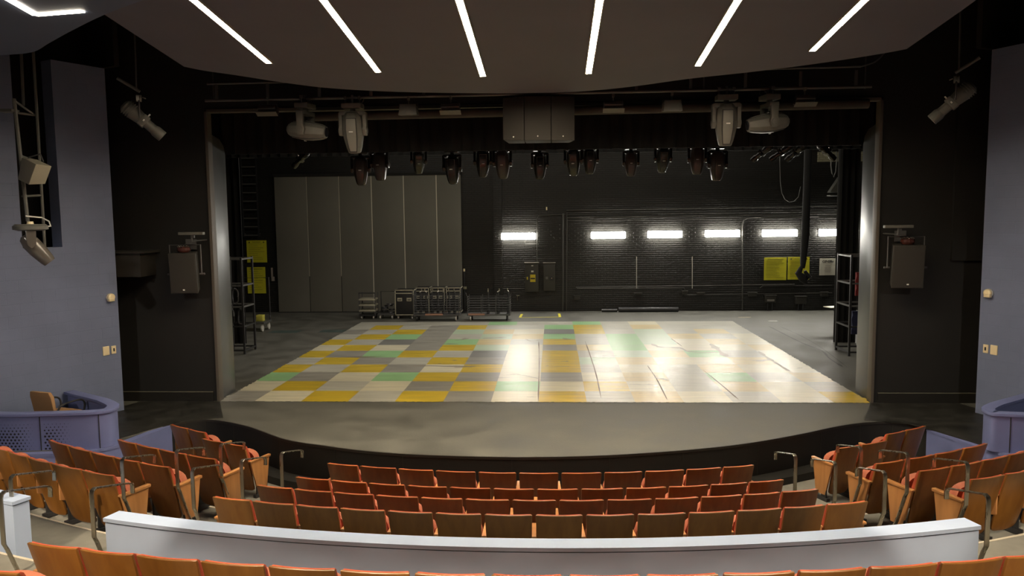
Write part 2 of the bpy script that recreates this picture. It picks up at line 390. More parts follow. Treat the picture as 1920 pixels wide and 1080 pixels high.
# proscenium wall
mb = MB()
mb.bb(-12, -PW, YP, YP+.12, -.2, 9); mb.bb(PW, 12, YP, YP+.12, -.2, 9); mb.bb(-PW, PW, YP, YP+.12, PH, 9)
struct(mb.build('wall_proscenium', M_PORTAL, smooth=0))
mb = MB()
for s in (-1, 1): mb.bb(s*PW, s*(PW-.06), YP-.05, YP+.14, 0, PH)
mb.bb(-PW, PW, YP-.05, YP+.14, PH-.06, PH)
struct(mb.build('trim_4', M_TRIM, bevel=.006))
for s in (-1, 1):      # skirting on the black wall
    mb = MB(); x0, x1 = (-8.6, -6.5) if s < 0 else (6.5, 8.6); mb.bb(x0, x1, YP-.03, YP, 0, .19)
    struct(mb.build('baseboard_left' if s < 0 else 'baseboard_right', mat('skirting_black', (.014, .013, .011), .4), smooth=0))
    mb = MB(); mb.bb(x0, x1, YP-.036, YP-.028, .186, .2)
    struct(mb.build('trim_5', mat('skirting_top', (.14, .135, .10), .5), smooth=0))
# recessed ledges in the gap beside the proscenium
mb = MB(); mb.bb(-8.6, -7.55, 14.35, YP, 2.55, 3.02); mb.bb(-8.6, -7.45, 14.3, YP, 3.0, 3.04)
struct(mb.build('trim_6', mat('ledge_brown', (.02, .017, .013), .6), smooth=0))
mb = MB(); mb.bb(7.75, 8.6, YP-.07, YP, 2.72, 8); struct(mb.build('trim_7', M_PORTAL, smooth=0))
# reveal panels behind the opening
for s in (-1, 1):
    mb = MB(); prof = [(YP+.14, 0), (YP+.86, 0), (YP+.86, 4.95), (YP+.8, 5.12), (YP+.62, 5.24), (YP+.14, 5.32)]
    T = Matrix(((0, 0, 1, 0), (1, 0, 0, 0), (0, 1, 0, 0), (0, 0, 0, 1)))
    x = s*PW; mb.prism(prof, min(x, x+s*.06), max(x, x+s*.06), T=T)
    o = mb.build('wall_reveal', M_PANELG, bevel=.004); struct(o)
# stage house
mb = MB(); mb.bb(-13, 13, YB, YB+.2, 0, 5.42); struct(mb.build('wall_back', M_BRICK, smooth=0))
mb = MB(); mb.bb(-13, 13, YB, YB+.2, 5.42, 9); struct(mb.build('wall_back_upper', M_BRICK, smooth=0))
mb = MB(); mb.bb(10.05, 12.5, YB-.03, YB, 5.5, 5.86); o = mb.build('trim_8', M_PALEBRICK, smooth=0); struct(o)
mb = MB(); mb.bb(-13.1, -13, 15, YB, 0, 9); struct(mb.build('wall_stage_left', M_BLACK, smooth=0))
mb = MB(); mb.bb(13, 13.1, 15, YB, 0, 9); struct(mb.build('wall_stage_right', M_BRICK, smooth=0))
mb = MB(); mb.bb(-14, 14, -6, YB+.2, 9, 9.1); struct(mb.build('ceiling', M_BLACK, smooth=0))
# pilasters of the back wall
for x in (-1.78,): 
    mb = MB(); mb.bb(x-.16, x+.16, YB-.10, YB, 0, 9); struct(mb.build('trim_9', M_BRICK, smooth=0))
# side walls of the house, blue block
WD = Vector((.5, 1)).normalized(); SLOT = (.985, 1.66)
for s in (-1, 1):
    c = Vector((s*7.93, 14.17)); far = c-Vector((-s*WD.x, WD.y))*17
    ang = atan2(c.y-far.y, c.x-far.x); L = (c-far).length
    mb = MB(); t = .3; yy0, yy1 = (0, t) if s < 0 else (-t, 0)
    # wall in local frame: x from 0 (rear) to L (stage end)
    if s < 0:
        q0, q1 = L-SLOT[1], L-SLOT[0]       # slot for the lighting boom
        mb.bb(0, q0, yy0, yy1, -.8, 6.42); mb.bb(q1, L, yy0, yy1, -.8, 6.42); mb.bb(q0, q1, yy0, yy1, -.8, 3.17); 
    else: mb.bb(0, L, yy0, yy1, -.8, 6.42)
    struct(mb.build('wall_left' if s < 0 else 'wall_right', M_BLUEWALL, smooth=0, loc=(far.x, far.y, 0), rz=ang))
    mb = MB(); 
    yb0, yb1 = (yy1+.7, yy1+.8) if s < 0 else (yy0-.8, yy0-.7)
    mb.bb(0, L+.3, yb0, yb1, -.8, 9); mb.bb(L+.2, L+.3, min(yb0, yy0), max(yb1, yy1)-(.0 if s < 0 else .0), 6.5, 9)
    struct(mb.build('wall_void_left' if s < 0 else 'wall_void_right', M_BLACK, smooth=0, loc=(far.x, far.y, 0), rz=ang))
mb = MB(); mb.bb(-14, 14, -6, -5.9, -1, 9); struct(mb.build('wall_rear', mat('house_rear_paint', (.2, .2, .24), .7), smooth=0))
# sloped ceiling cloud with curved edge
cp = [atceil(u, v) for u, v in ((345, 125), (385, 133), (435, 140), (560, 159), (640, 167), (740, 172), (850, 174.5), (960, 175), (1080, 172), (1180, 163), (1290, 148), (1400, 136), (1520, 121), (1640, 103), (1700, 92))]
cp = [(p.x, p.y) for p in spline([(p.x, p.y, 0) for p in cp], 4)]
outl = [(-5.1, 2.0), (-5.25, 9.8)]+cp+[(5.4, 10.2), (5.3, 2.0)]
mb = MB(); nn = len(outl)
mb.add([(x, y, ceil_z(y)) for x, y in outl]+[(x, y, ceil_z(y)+.22) for x, y in outl], [tuple(range(nn))[::-1], tuple(range(nn, 2*nn))]+[(i, (i+1) % nn, nn+(i+1) % nn, nn+i) for i in range(nn)])
struct(mb.build('ceiling', M_CLOUD, smooth=0))
# side soffit, upper left
ZS = 6.0
sp = spline([atz(u, v, ZS) for u, v in ((-260, 130), (-100, 113), (0, 104), (60, 98), (92, 81), (130, 60), (195, 28), (270, 0), (340, -20))], 4)
outl = [(p.x, p.y) for p in sp]+[(-4.0, 3), (-10.5, 3)]
mb = MB(); mb.prism(outl, ZS, ZS+.2); struct(mb.build('ceiling', M_SOFF, smooth=0))

# ================================================================== lamps that show
xs = [-3.9, -2.38, -.78, .88, 2.52, 4.03]; ye = [11.61, 12.16, 12.49, 12.46, 12.17, 11.58]
for i, (x, y) in enumerate(zip(xs, ye)):
    t = thing('ceiling_strip_light', 'long warm linear light in the sloped dark ceiling, %s of six from the left' % ORD[i], 'ceiling light', (x, y, ceil_z(y)), 0, 'ceiling strip lights')
    L = y-8.9; a = math.atan(CEIL_S); Rm = Matrix.Rotation(a, 4, 'X')
    mb = MB(); mb.box((0, -L/2, -.012), (.085, L-.05, .02), T=Rm); mb.build('diffuser', M_STRIP, t, smooth=0)
    mb = MB()
    for sx in (-1, 1): mb.box((sx*.05, -L/2, -.012), (.014, L, .035), T=Rm)
    mb.box((0, -.012, -.012), (.1, .024, .035), T=Rm)
    mb.build('frame', M_WHITE if i > 9 else mat('strip_frame', (.5, .47, .42), .4), t, smooth=0)
t = thing('soffit_strip_light', 'angled two-piece linear light recessed in the blue-grey side soffit', 'ceiling light', (0, 0, ZS))
for a, b in (((-40, -35), (67, 27)), ((67, 27), (155, 20))):
    p, q = atz(*a, ZS), atz(*b, ZS); d = q-p; mb = MB()
    mb.box((0, 0, 0), (d.length, .07, .012)); o = mb.build('diffuser', M_SSTRIP, t, smooth=0, loc=((p.x+q.x)/2, (p.y+q.y)/2, -.008), rz=atan2(d.y, d.x))
led = [(972, 443), (1140.5, 441), (1246.5, 439.5), (1354.5, 438), (1462, 437), (1569, 436)]
mb = MB()
for i, (u, v) in enumerate(led):
    p = aty(u, v, YB-.1); nb = ['beside the partition wall', 'right of the electrical boxes', 'above the left thin pole', 'above the right thin pole', 'above the yellow signs', 'behind the right black leg curtain'][i]
    t = thing('wall_light', 'bright white rectangular wall light %s' % nb, 'wall light', p, 0, 'white lights on the back wall')
    mb = MB(); mb.box((0, 0, 0), (1.28, .1, .25)); mb.build('diffuser', M_WLED, t, bevel=.03)
    mb = MB(); mb.box((0, .075, 0), (1.30, .05, .27)); mb.build('housing', M_DARKFIX, t)
    mb = MB(); mb.box((0, .02, .46), (1.25, .05, .022)); mb.build('mounting_bar', M_WPIPE, t)

# ================================================================== painted floor squares
XB = [-6.35, -5.66, -4.72, -3.77, -2.83, -1.88, -.93, .01, .95, 1.89, 2.83, 3.77, 4.72, 5.68, 6.36]
YR = [14.90, 15.82, 16.78, 17.75, 18.72, 19.68, 20.68, 21.63, 22.63, 23.62, 24.62, 25.6, 26.42]
GRID = ['GCYLYGCYLPCLCY', 'CYLCGYMCYCLPCL', 'MGCMYGCGCPLMLP', 'YLYGCYCYLCLPCC', 'LYGLYGCYNPCCPC', 'YGMYLDCYLNPMLC', 'CYCGYNCGPMCCCP', 'YLDGMPLYLMNCPC', 'LYMGLNPMLMNPLC', 'GLYGNPCDYLNLPL', 'LYLGYLLMYLPLLL', 'LLLLLMLLMLCLLL']
mb = MB(); keys = list(PAL)
rng = random.Random(3)
def jx(x, j): 
    return x+(rng.uniform(-.02, .02) if j in (0, 14) else rng.uniform(-.008, .008))
pts = [[(jx(x, j), y+rng.uniform(-.006, .006)) for j, x in enumerate(XB)] for y in YR]
vs = [(p[0], p[1], .006) for r in pts for p in r]
fs = []; ms = []
for r in range(12):
    for c in range(14):
        fs.append((r*15+c, r*15+c+1, (r+1)*15+c+1, (r+1)*15+c)); ms.append(keys.index(GRID[r][c]))
b0 = len(mb.v); mb.v += vs; mb.f += fs; mb.m += ms
# ragged painted rim
for j in range(240):
    x = -6.35+12.7*j/240; g = GRID[0][max(0, min(13, int((x+6.6)/.945)))]; h = rng.uniform(.0, .03)
    mb.add([(x, 14.90, .0058), (x+.053, 14.90, .0058), (x+.053, 14.90-h, .0058), (x, 14.90-h, .0058)], [(0, 3, 2, 1)], keys.index(g))
for s in (-1, 1):
    for j in range(200):
        y = 14.9+11.5*j/200; r = max(0, min(11, int((y-14.9)/.96))); g = GRID[r][0 if s < 0 else 13]; h = rng.uniform(.02, .055)*(1 if y > 15.5 else 1.8)
        x = s*6.33; mb.add([(x, y, .0056), (x, y+.058, .0056), (x+s*h, y+.058, .0056), (x+s*h, y, .0056)], [(0, 1, 2, 3)], keys.index(g))
o = mb.build('painted_floor_squares', [PAL[k] for k in keys], smooth=0)
tag(o, 'large glossy checkerboard of cream, grey, mustard and mint painted squares on the stage', 'painted floor')
# worn cracks and bare patches in the painted squares
def ribbon(px, w, z, m, parent=None, name='crack'):
    P = [atz(u, v, 0) for u, v in px]; P = [Vector((p.x, p.y, z)) for p in spline(P, 4)]; rg = random.Random(int(px[0][0])); rings = []
    for i, p in enumerate(P):
        d = (P[min(i+1, len(P)-1)]-P[max(i-1, 0)]).normalized(); nrm = Vector((-d.y, d.x, 0)); k = w*rg.uniform(.4, 1.5)*(.25 if i in (0, len(P)-1) else 1)
        rings.append([p-nrm*k, p+nrm*k])
    mb = MB(); mb.loft(rings, cap=False, closed=False); return mb.build(name, m, parent, smooth=0)
M_CRK = mat('crack_line', (.20, .16, .12), .6); M_BARE = mat('bare_patch', (.38, .34, .28), .45, var=.2, vscale=5)
for px in (((1097, 640), (1107, 668), (1118, 704), (1127, 747)), ((1214, 686), (1231, 711), (1240, 728), (1251, 750)), ((1318, 694), (1350, 720), (1385, 750)), ((1010, 640), (1011, 680), (1009, 755)), ((1258, 635), (1268, 642), (1279, 650))):
    ribbon(px, .012, .0075, M_CRK, o)
for px, w_ in ((((1222, 645), (1236, 651), (1258, 652), (1276, 653)), .07), (((1275, 652), (1290, 659), (1314, 661), (1350, 661)), .035), (((1332, 645), (1345, 655), (1354, 663), (1364, 670)), .08), (((1422, 659), (1440, 672), (1460, 684), (1481, 697)), .05), (((960, 701), (985, 705), (1012, 711)), .02), (((985, 636), (996, 640), (1012, 638)), .06), (((1226, 709), (1243, 711), (1254, 714)), .05), (((905, 635), (925, 634), (950, 633)), .07)):
    ribbon(px, w_, .0078, M_BARE, o, 'bare_patch')
struct(ribbon(((1442, 612), (1475, 629), (1506, 644), (1541, 658), (1555, 672), (1580, 688)), .03, .003, mat('floor_joint_line', (.03, .03, .027), .6), None, 'trim_10'))
struct(ribbon(((1462, 612), (1500, 629), (1540, 652), (1590, 690)), .012, .003, MAT['floor_joint_line'], None, 'trim_11'))
# paint on the apron beyond, blue traces at left
for u, v in ((535, 622), (628, 621)):
    p = atz(u, v, 0); mb = MB(); mb.box((p.x, p.y, .002), (.95, .55, .003)); tag(mb.build('paint_patch', mat('faint_blue_paint', (.06, .085, .08), .45, var=.3, vscale=4), smooth=0), 'faint blue square of paint on the dark stage floor, %s' % ('nearer the left rack' if u < 600 else 'touching the painted squares'), 'paint patch', 'blue paint patches')

# ================================================================== THEATRE SEATS
def back_ring(z, w, bulge=.022, t=.025, y0=0):
    out = []
    n = 6
    for k in range(n+1):
        x = -w/2+w*k/n; out.append((x, y0+bulge*(1-(2*x/w)**2)*-1+bulge, z))
    for k in range(n, -1, -1):
        x = -w/2+w*k/n; out.append((x, y0+bulge*(1-(2*x/w)**2)*-1+bulge+t, z))
    return out
def yb(z): return (.87-z)*.27
def make_seat(endl=False, endr=False):
    t = thing('theatre_seat', 'x', 'seat')
    mb = MB(); rings = []
    for z, w in ((.10, .30), (.115, .37), (.15, .415), (.30, .445), (.60, .475), (.86, .49), (.872, .486)):
        rings.append(back_ring(z, w, y0=yb(z)))
    mb.loft(rings); mb.build('backrest_shell', M_WOOD, t, bevel=.004)
    mb = MB(); rings = []
    for z, w, th in ((.42, .40, .03), (.45, .43, .05), (.62, .45, .06), (.80, .462, .05), (.855, .47, .035), (.870, .465, .018)):
        rings.append(back_ring(z, w, t=th, y0=yb(z)+.0255))
    mb.loft(rings); mb.build('backrest_pad', M_FAB, t, bevel=.006)
    # tipped-up seat pad, domed at its free edge
    mb = MB(); out = [(-.215, .34), (-.225, .42), (-.225, .58)]
    for k in range(9): a = pi-pi*k/8; out.append((.225*cos(a)*.97, .60+.13*sin(a)**.8))
    out += [(.225, .58), (.225, .42), (.215, .34)]
    def lay(y, s): return [(x*s, y+(z-.34)*-.12, .34+(z-.34)*s+(.3*(1-s))) for x, z in out]
    mb.loft([lay(.30, .86), lay(.28, .97), lay(.31, 1.0), lay(.35, 1.0), lay(.385, .97), lay(.40, .88)]); mb.build('seat_pad', mat('brown_orange_fabric', (.40, .12, .065), .85, var=.1, vscale=60, bump=.3, bscale=300), t, smooth=50)
    # standard, foot and arm between neighbours
    def side(x, endpanel):
        mb = MB(); mb.box((x, .30, .03), (.07, .24, .06)); mb.box((x, .27, .20), (.03, .10, .36)); mb.build('foot', M_FOOT, t, bevel=.004)
        T = Matrix(((0, 0, 1, x), (1, 0, 0, 0), (0, 1, 0, 0), (0, 0, 0, 1)))
        if endpanel:
            mb = MB(); mb.prism([(.24, .10), (.43, .10), (.50, .585), (.115, .585)], -.017, .017, T=T); mb.build('end_panel', M_WOODL, t, bevel=.004)
            mb = MB(); mb.prism([(.10, .585), (.52, .585), (.525, .622), (.10, .61)], -.032, .032, T=T); mb.build('armrest', M_WOODL, t, bevel=.006)
        else:
            mb = MB(); mb.prism([(.12, .36), (.30, .3), (.42, .5), (.44, .585), (.12, .585)], -.011, .011, T=T); mb.prism([(.12, .585), (.46, .585), (.465, .615), (.12, .605)], -.024, .024, T=T)
            mb.build('armrest', M_WOODL, t, bevel=.005)
    side(-.265, endl)
    if endr: side(.265, True)
    return t
SEAT = {'m': make_seat(), 'l': make_seat(True, False), 'r': make_seat(False, True)}
def ang(p): return atan2(p.x-CC[0], CC[1]-p.y)
def seat_row(th, R, ztop, names, group, endl=True, endr=True):
    n = len(th)-1
    for i in range(n):
        a = (th[i]+th[i+1])/2; w = (th[i+1]-th[i])*R
        k = 'l' if (i == 0 and endl) else 'r' if (i == n-1 and endr) else 'm'
        r = R-.0
        place(SEAT[k], (CC[0]+sin(a)*r, CC[1]-cos(a)*r, ztop-.88), a, names(i, n), group, (w/.53, 1, 1))
def cen(nm):
    return lambda i, n: 'wooden theatre seat, %s from the left in the centre block %s' % (ORD[i], nm)
rows = [([(612, 867), (674, 871), (743, 879), (813, 883), (893, 887), (970, 888), (1050, 888), (1131, 886), (1208, 884), (1283, 877), (1352, 873), (1418, 872)], .20, 11.70, 'front row', 'centre front row seats'),
        ([(552, 893), (616, 901), (686, 907), (757, 913), (837, 918), (921, 920), (1004, 920), (1088, 919), (1172, 915), (1251, 911), (1329, 906), (1402, 902), (1470, 897)], .29, 12.56, 'second row', 'centre second row seats'),
        ([(478, 909), (545, 918), (619, 925), (698, 931), (783, 936), (868, 938), (957, 940), (1046, 940), (1136, 938), (1226, 935), (1313, 931), (1393, 926), (1469, 924), (1543, 919)], .42, 13.28, 'third row', 'centre third row seats'),
        ([(392, 932), (464, 942), (547, 949), (631, 955), (720, 961), (811, 965), (904, 967), (1001, 967), (1096, 966), (1193, 964), (1289, 960), (1379, 955), (1467, 950), (1551, 946), (1633, 940)], .58, 14.12, 'fourth row', 'centre fourth row seats')]
for px, z, R, nm, gr in rows: seat_row([ang(atz(u, v, z)) for u, v in px], R, z, cen(nm), gr)
th = [ang(atz(u, v, 1.15)) for u, v in ((44, 1017), (142, 1030), (247, 1042), (369, 1053), (495, 1063), (630, 1071))]
thr = [ang(atz(u, v, 1.15)) for u, v in ((1498, 1073), (1636, 1069), (1767, 1058), (1889, 1047))]
th += [th[-1]+(thr[0]-th[-1])*k/6 for k in range(1, 6)]+thr+[thr[-1]+.031]
seat_row(th, 16.65, 1.15, cen('row behind the parapet'), 'nearest row seats')
# side blocks
def sideblk(px, z, R, side, nm, extra=0, endl=False, endr=False):
    t = [ang(atz(u, v, z)) for u, v in px]
    if side == 'left':
        p = (t[-1]-t[0])/(len(t)-1); t = [t[0]-p*(k+1) for k in range(extra)][::-1]+t
        seat_row(t, R, z, lambda i, n: 'wooden theatre seat, %s from the aisle in the left block %s' % (ORD[n-1-i], nm), 'left block %s seats' % nm.split(',')[0], endl, endr)
    else:
        p = (t[-1]-t[0])/(len(t)-1); t = t+[t[-1]+p*(k+1) for k in range(extra)]
        seat_row(t, R, z, lambda i, n: 'wooden theatre seat, %s from the aisle in the right block %s' % (ORD[i], nm), 'right block %s seats' % nm.split(',')[0], endl, endr)
sideblk([(311, 796), (340, 806), (368, 815)], .2, 11.2, 'left', 'front outer pair', endr=True)
sideblk([(381, 820), (419, 829), (457, 837)], .2, 11.44, 'left', 'front inner pair', endl=True, endr=True)
sideblk([(221, 822), (253, 832), (290, 843), (334, 856), (385, 868)], .32, 12.38, 'left', 'second row', endr=True)
sideblk([(94, 822), (126, 835), (163, 848), (203, 859), (249, 869), (304, 881)], .46, 13.2, 'left', 'third row', endr=True)
sideblk([(15, 845), (52, 856), (92, 868), (139, 884), (194, 898)], .6, 14.0, 'left', 'fourth row', extra=3, endr=True)
sideblk([(1682, 819), (1710, 809), (1740, 798)], .2, 11.2, 'right', 'front outer pair', endl=True)
sideblk([(1583, 845), (1622, 836), (1663, 824)], .2, 11.42, 'right', 'front inner pair', endl=True, endr=True)
sideblk([(1649, 872), (1702, 862), (1754, 851), (1797, 838), (1838, 826)], .33, 12.48, 'right', 'second row', endl=True)
sideblk([(1742, 890), (1798, 878), (1853, 866), (1902, 855)], .46, 13.2, 'right', 'third row', extra=3, endl=True)
sideblk([(1850, 910), (1915, 898)], .6, 13.95, 'right', 'fourth row', extra=4, endl=True)
t_ = ang(atz(31, 1078, 1.42)); pr = atz(31, 1078, 1.42); rr = sqrt((pr.x)**2+(21.8-pr.y)**2)
seat_row([t_-.094, t_-.0627, t_-.0315, t_], rr, 1.42, lambda i, n: 'orange-topped theatre seat at the lower left corner, %s from the aisle' % ORD[n-1-i], 'lower left corner seats', False, True)
for k in SEAT: pass

# ================================================================== PARAPET between seat blocks
def parapet(a0, a1, label, R0=15.08, R1=15.28, zt=.75):
    t = thing('parapet_wall', label, 'low wall', (0, 0, 0))
    mb = MB(); mb.ring(CC, R0+.012, R1-.012, a0+.0008, a1-.0008, -.02, zt-.05, n=48); mb.build('wall_body', M_PARA, t, smooth=30)
    mb = MB(); mb.ring(CC, R0+.02, R1-.02, a0+.0014, a1-.0014, zt-.052, zt-.036, n=48); mb.build('shadow_gap', M_INK, t, smooth=30)
    mb = MB(); mb.ring(CC, R0, R1, a0, a1, zt-.036, zt, n=48); mb.build('cap', M_PARA, t, smooth=30)
parapet(ang(atz(205, 966, .75)), ang(atz(1828, 980, .75)), 'long curved pale blue parapet wall between the fourth and nearest seat rows')
aL = ang(atz(43, 935, .75)); parapet(aL-.2, aL, 'short end of pale blue parapet wall at the left edge, beyond the handrails')

# ================================================================== HANDRAILS
def make_rail():
    t = thing('handrail', 'x', 'handrail')
    path = [(.24, 0), (.17, .12), (.03, .50), (0, .56), (0, 1.0), (.012, 1.035), (.045, 1.05)]
    path += [(.50, .945), (.532, .93), (.545, .90), (.54, .82)]
    mb = MB(); mb.bar(path, .05, .014); mb.build('rail_bar', M_STEEL, t, bevel=.003, smooth=30)
    mb = MB(); mb.box((0, .24, .006), (.09, .12, .012)); mb.build('base_plate', M_STEEL, t)
    return t
RAIL = make_rail()
RP = [('A', 171, 918, .97, -.10, 'at the left end of the long parapet'), ('B', 19, 893, .97, -.12, 'beside the short parapet end at the left edge'), ('C', 0, 925, 1.12, -.12, 'nearest the left edge of the photo'),
      ('D', 228, 860, .80, -.12, 'beside the fourth row of the left block'), ('E', 330, 845, .66, -.12, 'beside the third row of the left block'), ('F', 360, 880, .60, -.12, 'left of the centre third row'),
      ('G', 413, 834, .50, -.12, 'beside the second row of the left block'), ('H', 452, 864, .47, -.12, 'left of the centre second row'), ('I', 527, 850, .38, -.1, 'left of the centre front row'),
      ('J', 1492, 854, .38, .1, 'right of the centre front row'), ('K', 1567, 868, .47, .12, 'right of the centre second row'), ('L', 1615, 840, .50, .12, 'beside the second row of the right block'),
      ('M', 1703, 851, .66, .12, 'beside the third row of the right block'), ('N', 1660, 886, .60, .12, 'right of the centre third row'), ('O', 1815, 868, .80, .12, 'beside the fourth row of the right block'),
      ('P', 1854, 930, .97, .1, 'at the right end of the long parapet')]
for k, u, v, z, rz, lb in RP:
    p = atz(u, v, z); place(RAIL, (p.x, p.y, z-1.05), -.22 if rz < 0 else .22, 'bent brushed steel aisle handrail '+lb, 'aisle handrails')

# ================================================================== SIDE BOXES (blue curved fronts)
def side_box(s):
    Z = .6; t = thing('side_box', 'curved blue panelled side box on the %s, against the blue block wall' % ('left' if s < 0 else 'right'), 'box front', (0, 0, 0))
    if s < 0: px = [(0, 776.5), (90, 775), (160, 773), (195, 770), (212, 766), (221, 759), (216, 754), (200, 747)]; P = [Vector((-9.15, 11.72, Z))]+[atz(u, v, Z) for u, v in px]
    else: px = [(1950, 777.5), (1915, 777), (1885, 775.5), (1862, 774), (1850, 770), (1843, 765), (1848, 760), (1862, 754)]; P = [Vector((9.15, 11.72, Z)), Vector((8.5, 11.85, Z))]+[atz(u, v, Z) for u, v in px]
    # last piece runs back to the blue wall
    e = P[-1]; wx = s*(7.93+.5*(14.17-13.2)); P.append(Vector((s*8.32, 13.25, Z)))
    C = [Vector((p.x, p.y)) for p in spline(P[:-1], 5)]+[Vector((P[-1].x, P[-1].y))]
    n = len(C); N = []
    for i in range(n):
        d = (C[min(i+1, n-1)]-C[max(i-1, 0)]).normalized(); N.append(Vector((d.y, -d.x))*(1 if s < 0 else -1))
    def o_(k, i): q = C[i]+N[i]*k; return q.x, q.y
    mb = MB(); mb.loft([[(*o_(.02, i), Z), (*o_(-.16, i), Z), (*o_(-.16, i), Z-.045), (*o_(.02, i), Z-.045)] for i in range(n)]); mb.build('cap', M_BLUEP, t, bevel=.008)
    # front skin with UV in metres for the perforation
    arc = [0]
    for i in range(1, n): arc.append(arc[-1]+(C[i]-C[i-1]).length)
    q = atz(70 if s < 0 else 2010, 774, Z); ref = arc[min(range(n), key=lambda j: (C[j]-Vector((q.x, q.y))).length_squared)]
    zz = [Z-.05-.55*k/6 for k in range(7)]
    def inset(k, i): return -.01-.0*k
    mb = MB(); rings = [[(*o_(inset(k, i), i), z) for k, z in enumerate(zz)]+[(*o_(-.1, i), z) for z in zz[::-1]] for i in range(n)]
    mb.loft(rings)
    o = mb.build('front_panel', [MAT.get('blue_perforated') or perforated('blue_perforated', (.155, .18, .37))], t, smooth=40)
    uv = o.data.uv_layers.new(name='UVMap')
    Cn = C
    for L in o.data.loops:
        v = o.data.vertices[L.vertex_index].co; q = Vector((v.x, v.y)); i = min(range(n), key=lambda j: (C[j]-q).length_squared)
        uv.data[L.index].uv = (arc[i]-ref, v.z)
    mb = MB()
    for px_ in ((70, 181) if s < 0 else (1891,)):       # dark joints between the panels
        mb = MB()
        q = atz(px_, 774, Z); i = min(range(n), key=lambda j: (C[j]-Vector((q.x, q.y))).length_squared)
        a = atan2(N[i].y, N[i].x); c = o_(-.006, i); mb.box((c[0], c[1], Z-.33), (.012, .012, .55), rz=a); mb.build('panel_joint', M_INK, t, smooth=0)
    mb = MB(); mb.prism([tuple(C[i]-N[i]*.1) for i in range(n)]+[(s*8.33, 13.3), (s*9.35, 11.25)], -.14, -.1); mb.build('box_floor', M_CARPET, t, smooth=0)
    # low blue wall below, edging the side stage
    t2 = thing('side_stage_wall', 'low blue wall edging the side stage below the %s box' % ('left' if s < 0 else 'right'), 'low wall')
    if s < 0: Q = [(-6.47, 13.12), (-6.60, 12.6), (-6.72, 12.1), (-6.9, 11.75), (-7.3, 11.5), (-8.0, 11.42), (-9.2, 11.2)]
    else: Q = [(6.60, 13.15), (6.72, 12.7), (6.84, 12.25), (7.0, 11.9), (7.35, 11.6), (8.0, 11.45), (9.2, 11.2)]
    Q = [Vector((p.x, p.y)) for p in spline([(x, y, 0) for x, y in Q], 4)]; m = len(Q)
    def q_(k, i):
        d = (Q[min(i+1, m-1)]-Q[max(i-1, 0)]).normalized(); nrm = Vector((d.y, -d.x))*(1 if s > 0 else -1)*-1; q = Q[i]+nrm*-k; return q.x, q.y
    mb = MB(); mb.loft([[(*q_(.0, i), -.05), (*q_(-.12, i), -.05), (*q_(-.12, i), -.75), (*q_(.0, i), -.75)] for i in range(m)]); mb.build('wall_body', M_BLUEP, t2, smooth=40)
    mb = MB(); mb.loft([[(*q_(.012, i), -.004), (*q_(-.13, i), -.004), (*q_(-.13, i), -.05), (*q_(.012, i), -.05)] for i in range(m)]); mb.build('cap', M_BLUEP, t2, smooth=40)
side_box(-1); side_box(1)
# armchair standing in the left box
p = atz(100, 800, 0); t = thing('armchair', 'tan upholstered armchair with dark curved arms inside the left box', 'chair', (-8.1, 12.5, -.095), -.3)
mb = MB(); mb.loft([[(-.24, -.22, .42), (.24, -.22, .42), (.24, .24, .42), (-.24, .24, .42)], [(-.25, -.23, .45), (.25, -.23, .45), (.25, .26, .45), (-.25, .26, .45)], [(-.24, -.22, .50), (.24, -.22, .50), (.24, .24, .50), (-.24, .24, .50)]]); mb.build('seat', M_TAN, t, bevel=.015)
mb = MB(); mb.loft([[(-.23, -.27, .48), (.23, -.27, .48), (.23, -.21, .48), (-.23, -.21, .48)], [(-.24, -.33, .82), (.24, -.33, .82), (.24, -.26, .82), (-.24, -.26, .82)], [(-.21, -.35, .91), (.21, -.35, .91), (.21, -.29, .91), (-.21, -.29, .91)]]); mb.build('backrest', M_TAN, t, bevel=.02)
for sx in (-1, 1):
    mb = MB(); mb.tube(spline([(sx*.27, -.24, .58), (sx*.28, -.18, .66), (sx*.29, .05, .69), (sx*.29, .22, .67), (sx*.28, .27, .58), (sx*.27, .25, .42), (sx*.26, .22, .0)], 4), .016); mb.build('arm', M_FOOT, t)
    mb = MB(); mb.tube([(sx*.25, -.22, .45), (sx*.27, -.30, .0)], .016); mb.build('leg', M_FOOT, t)

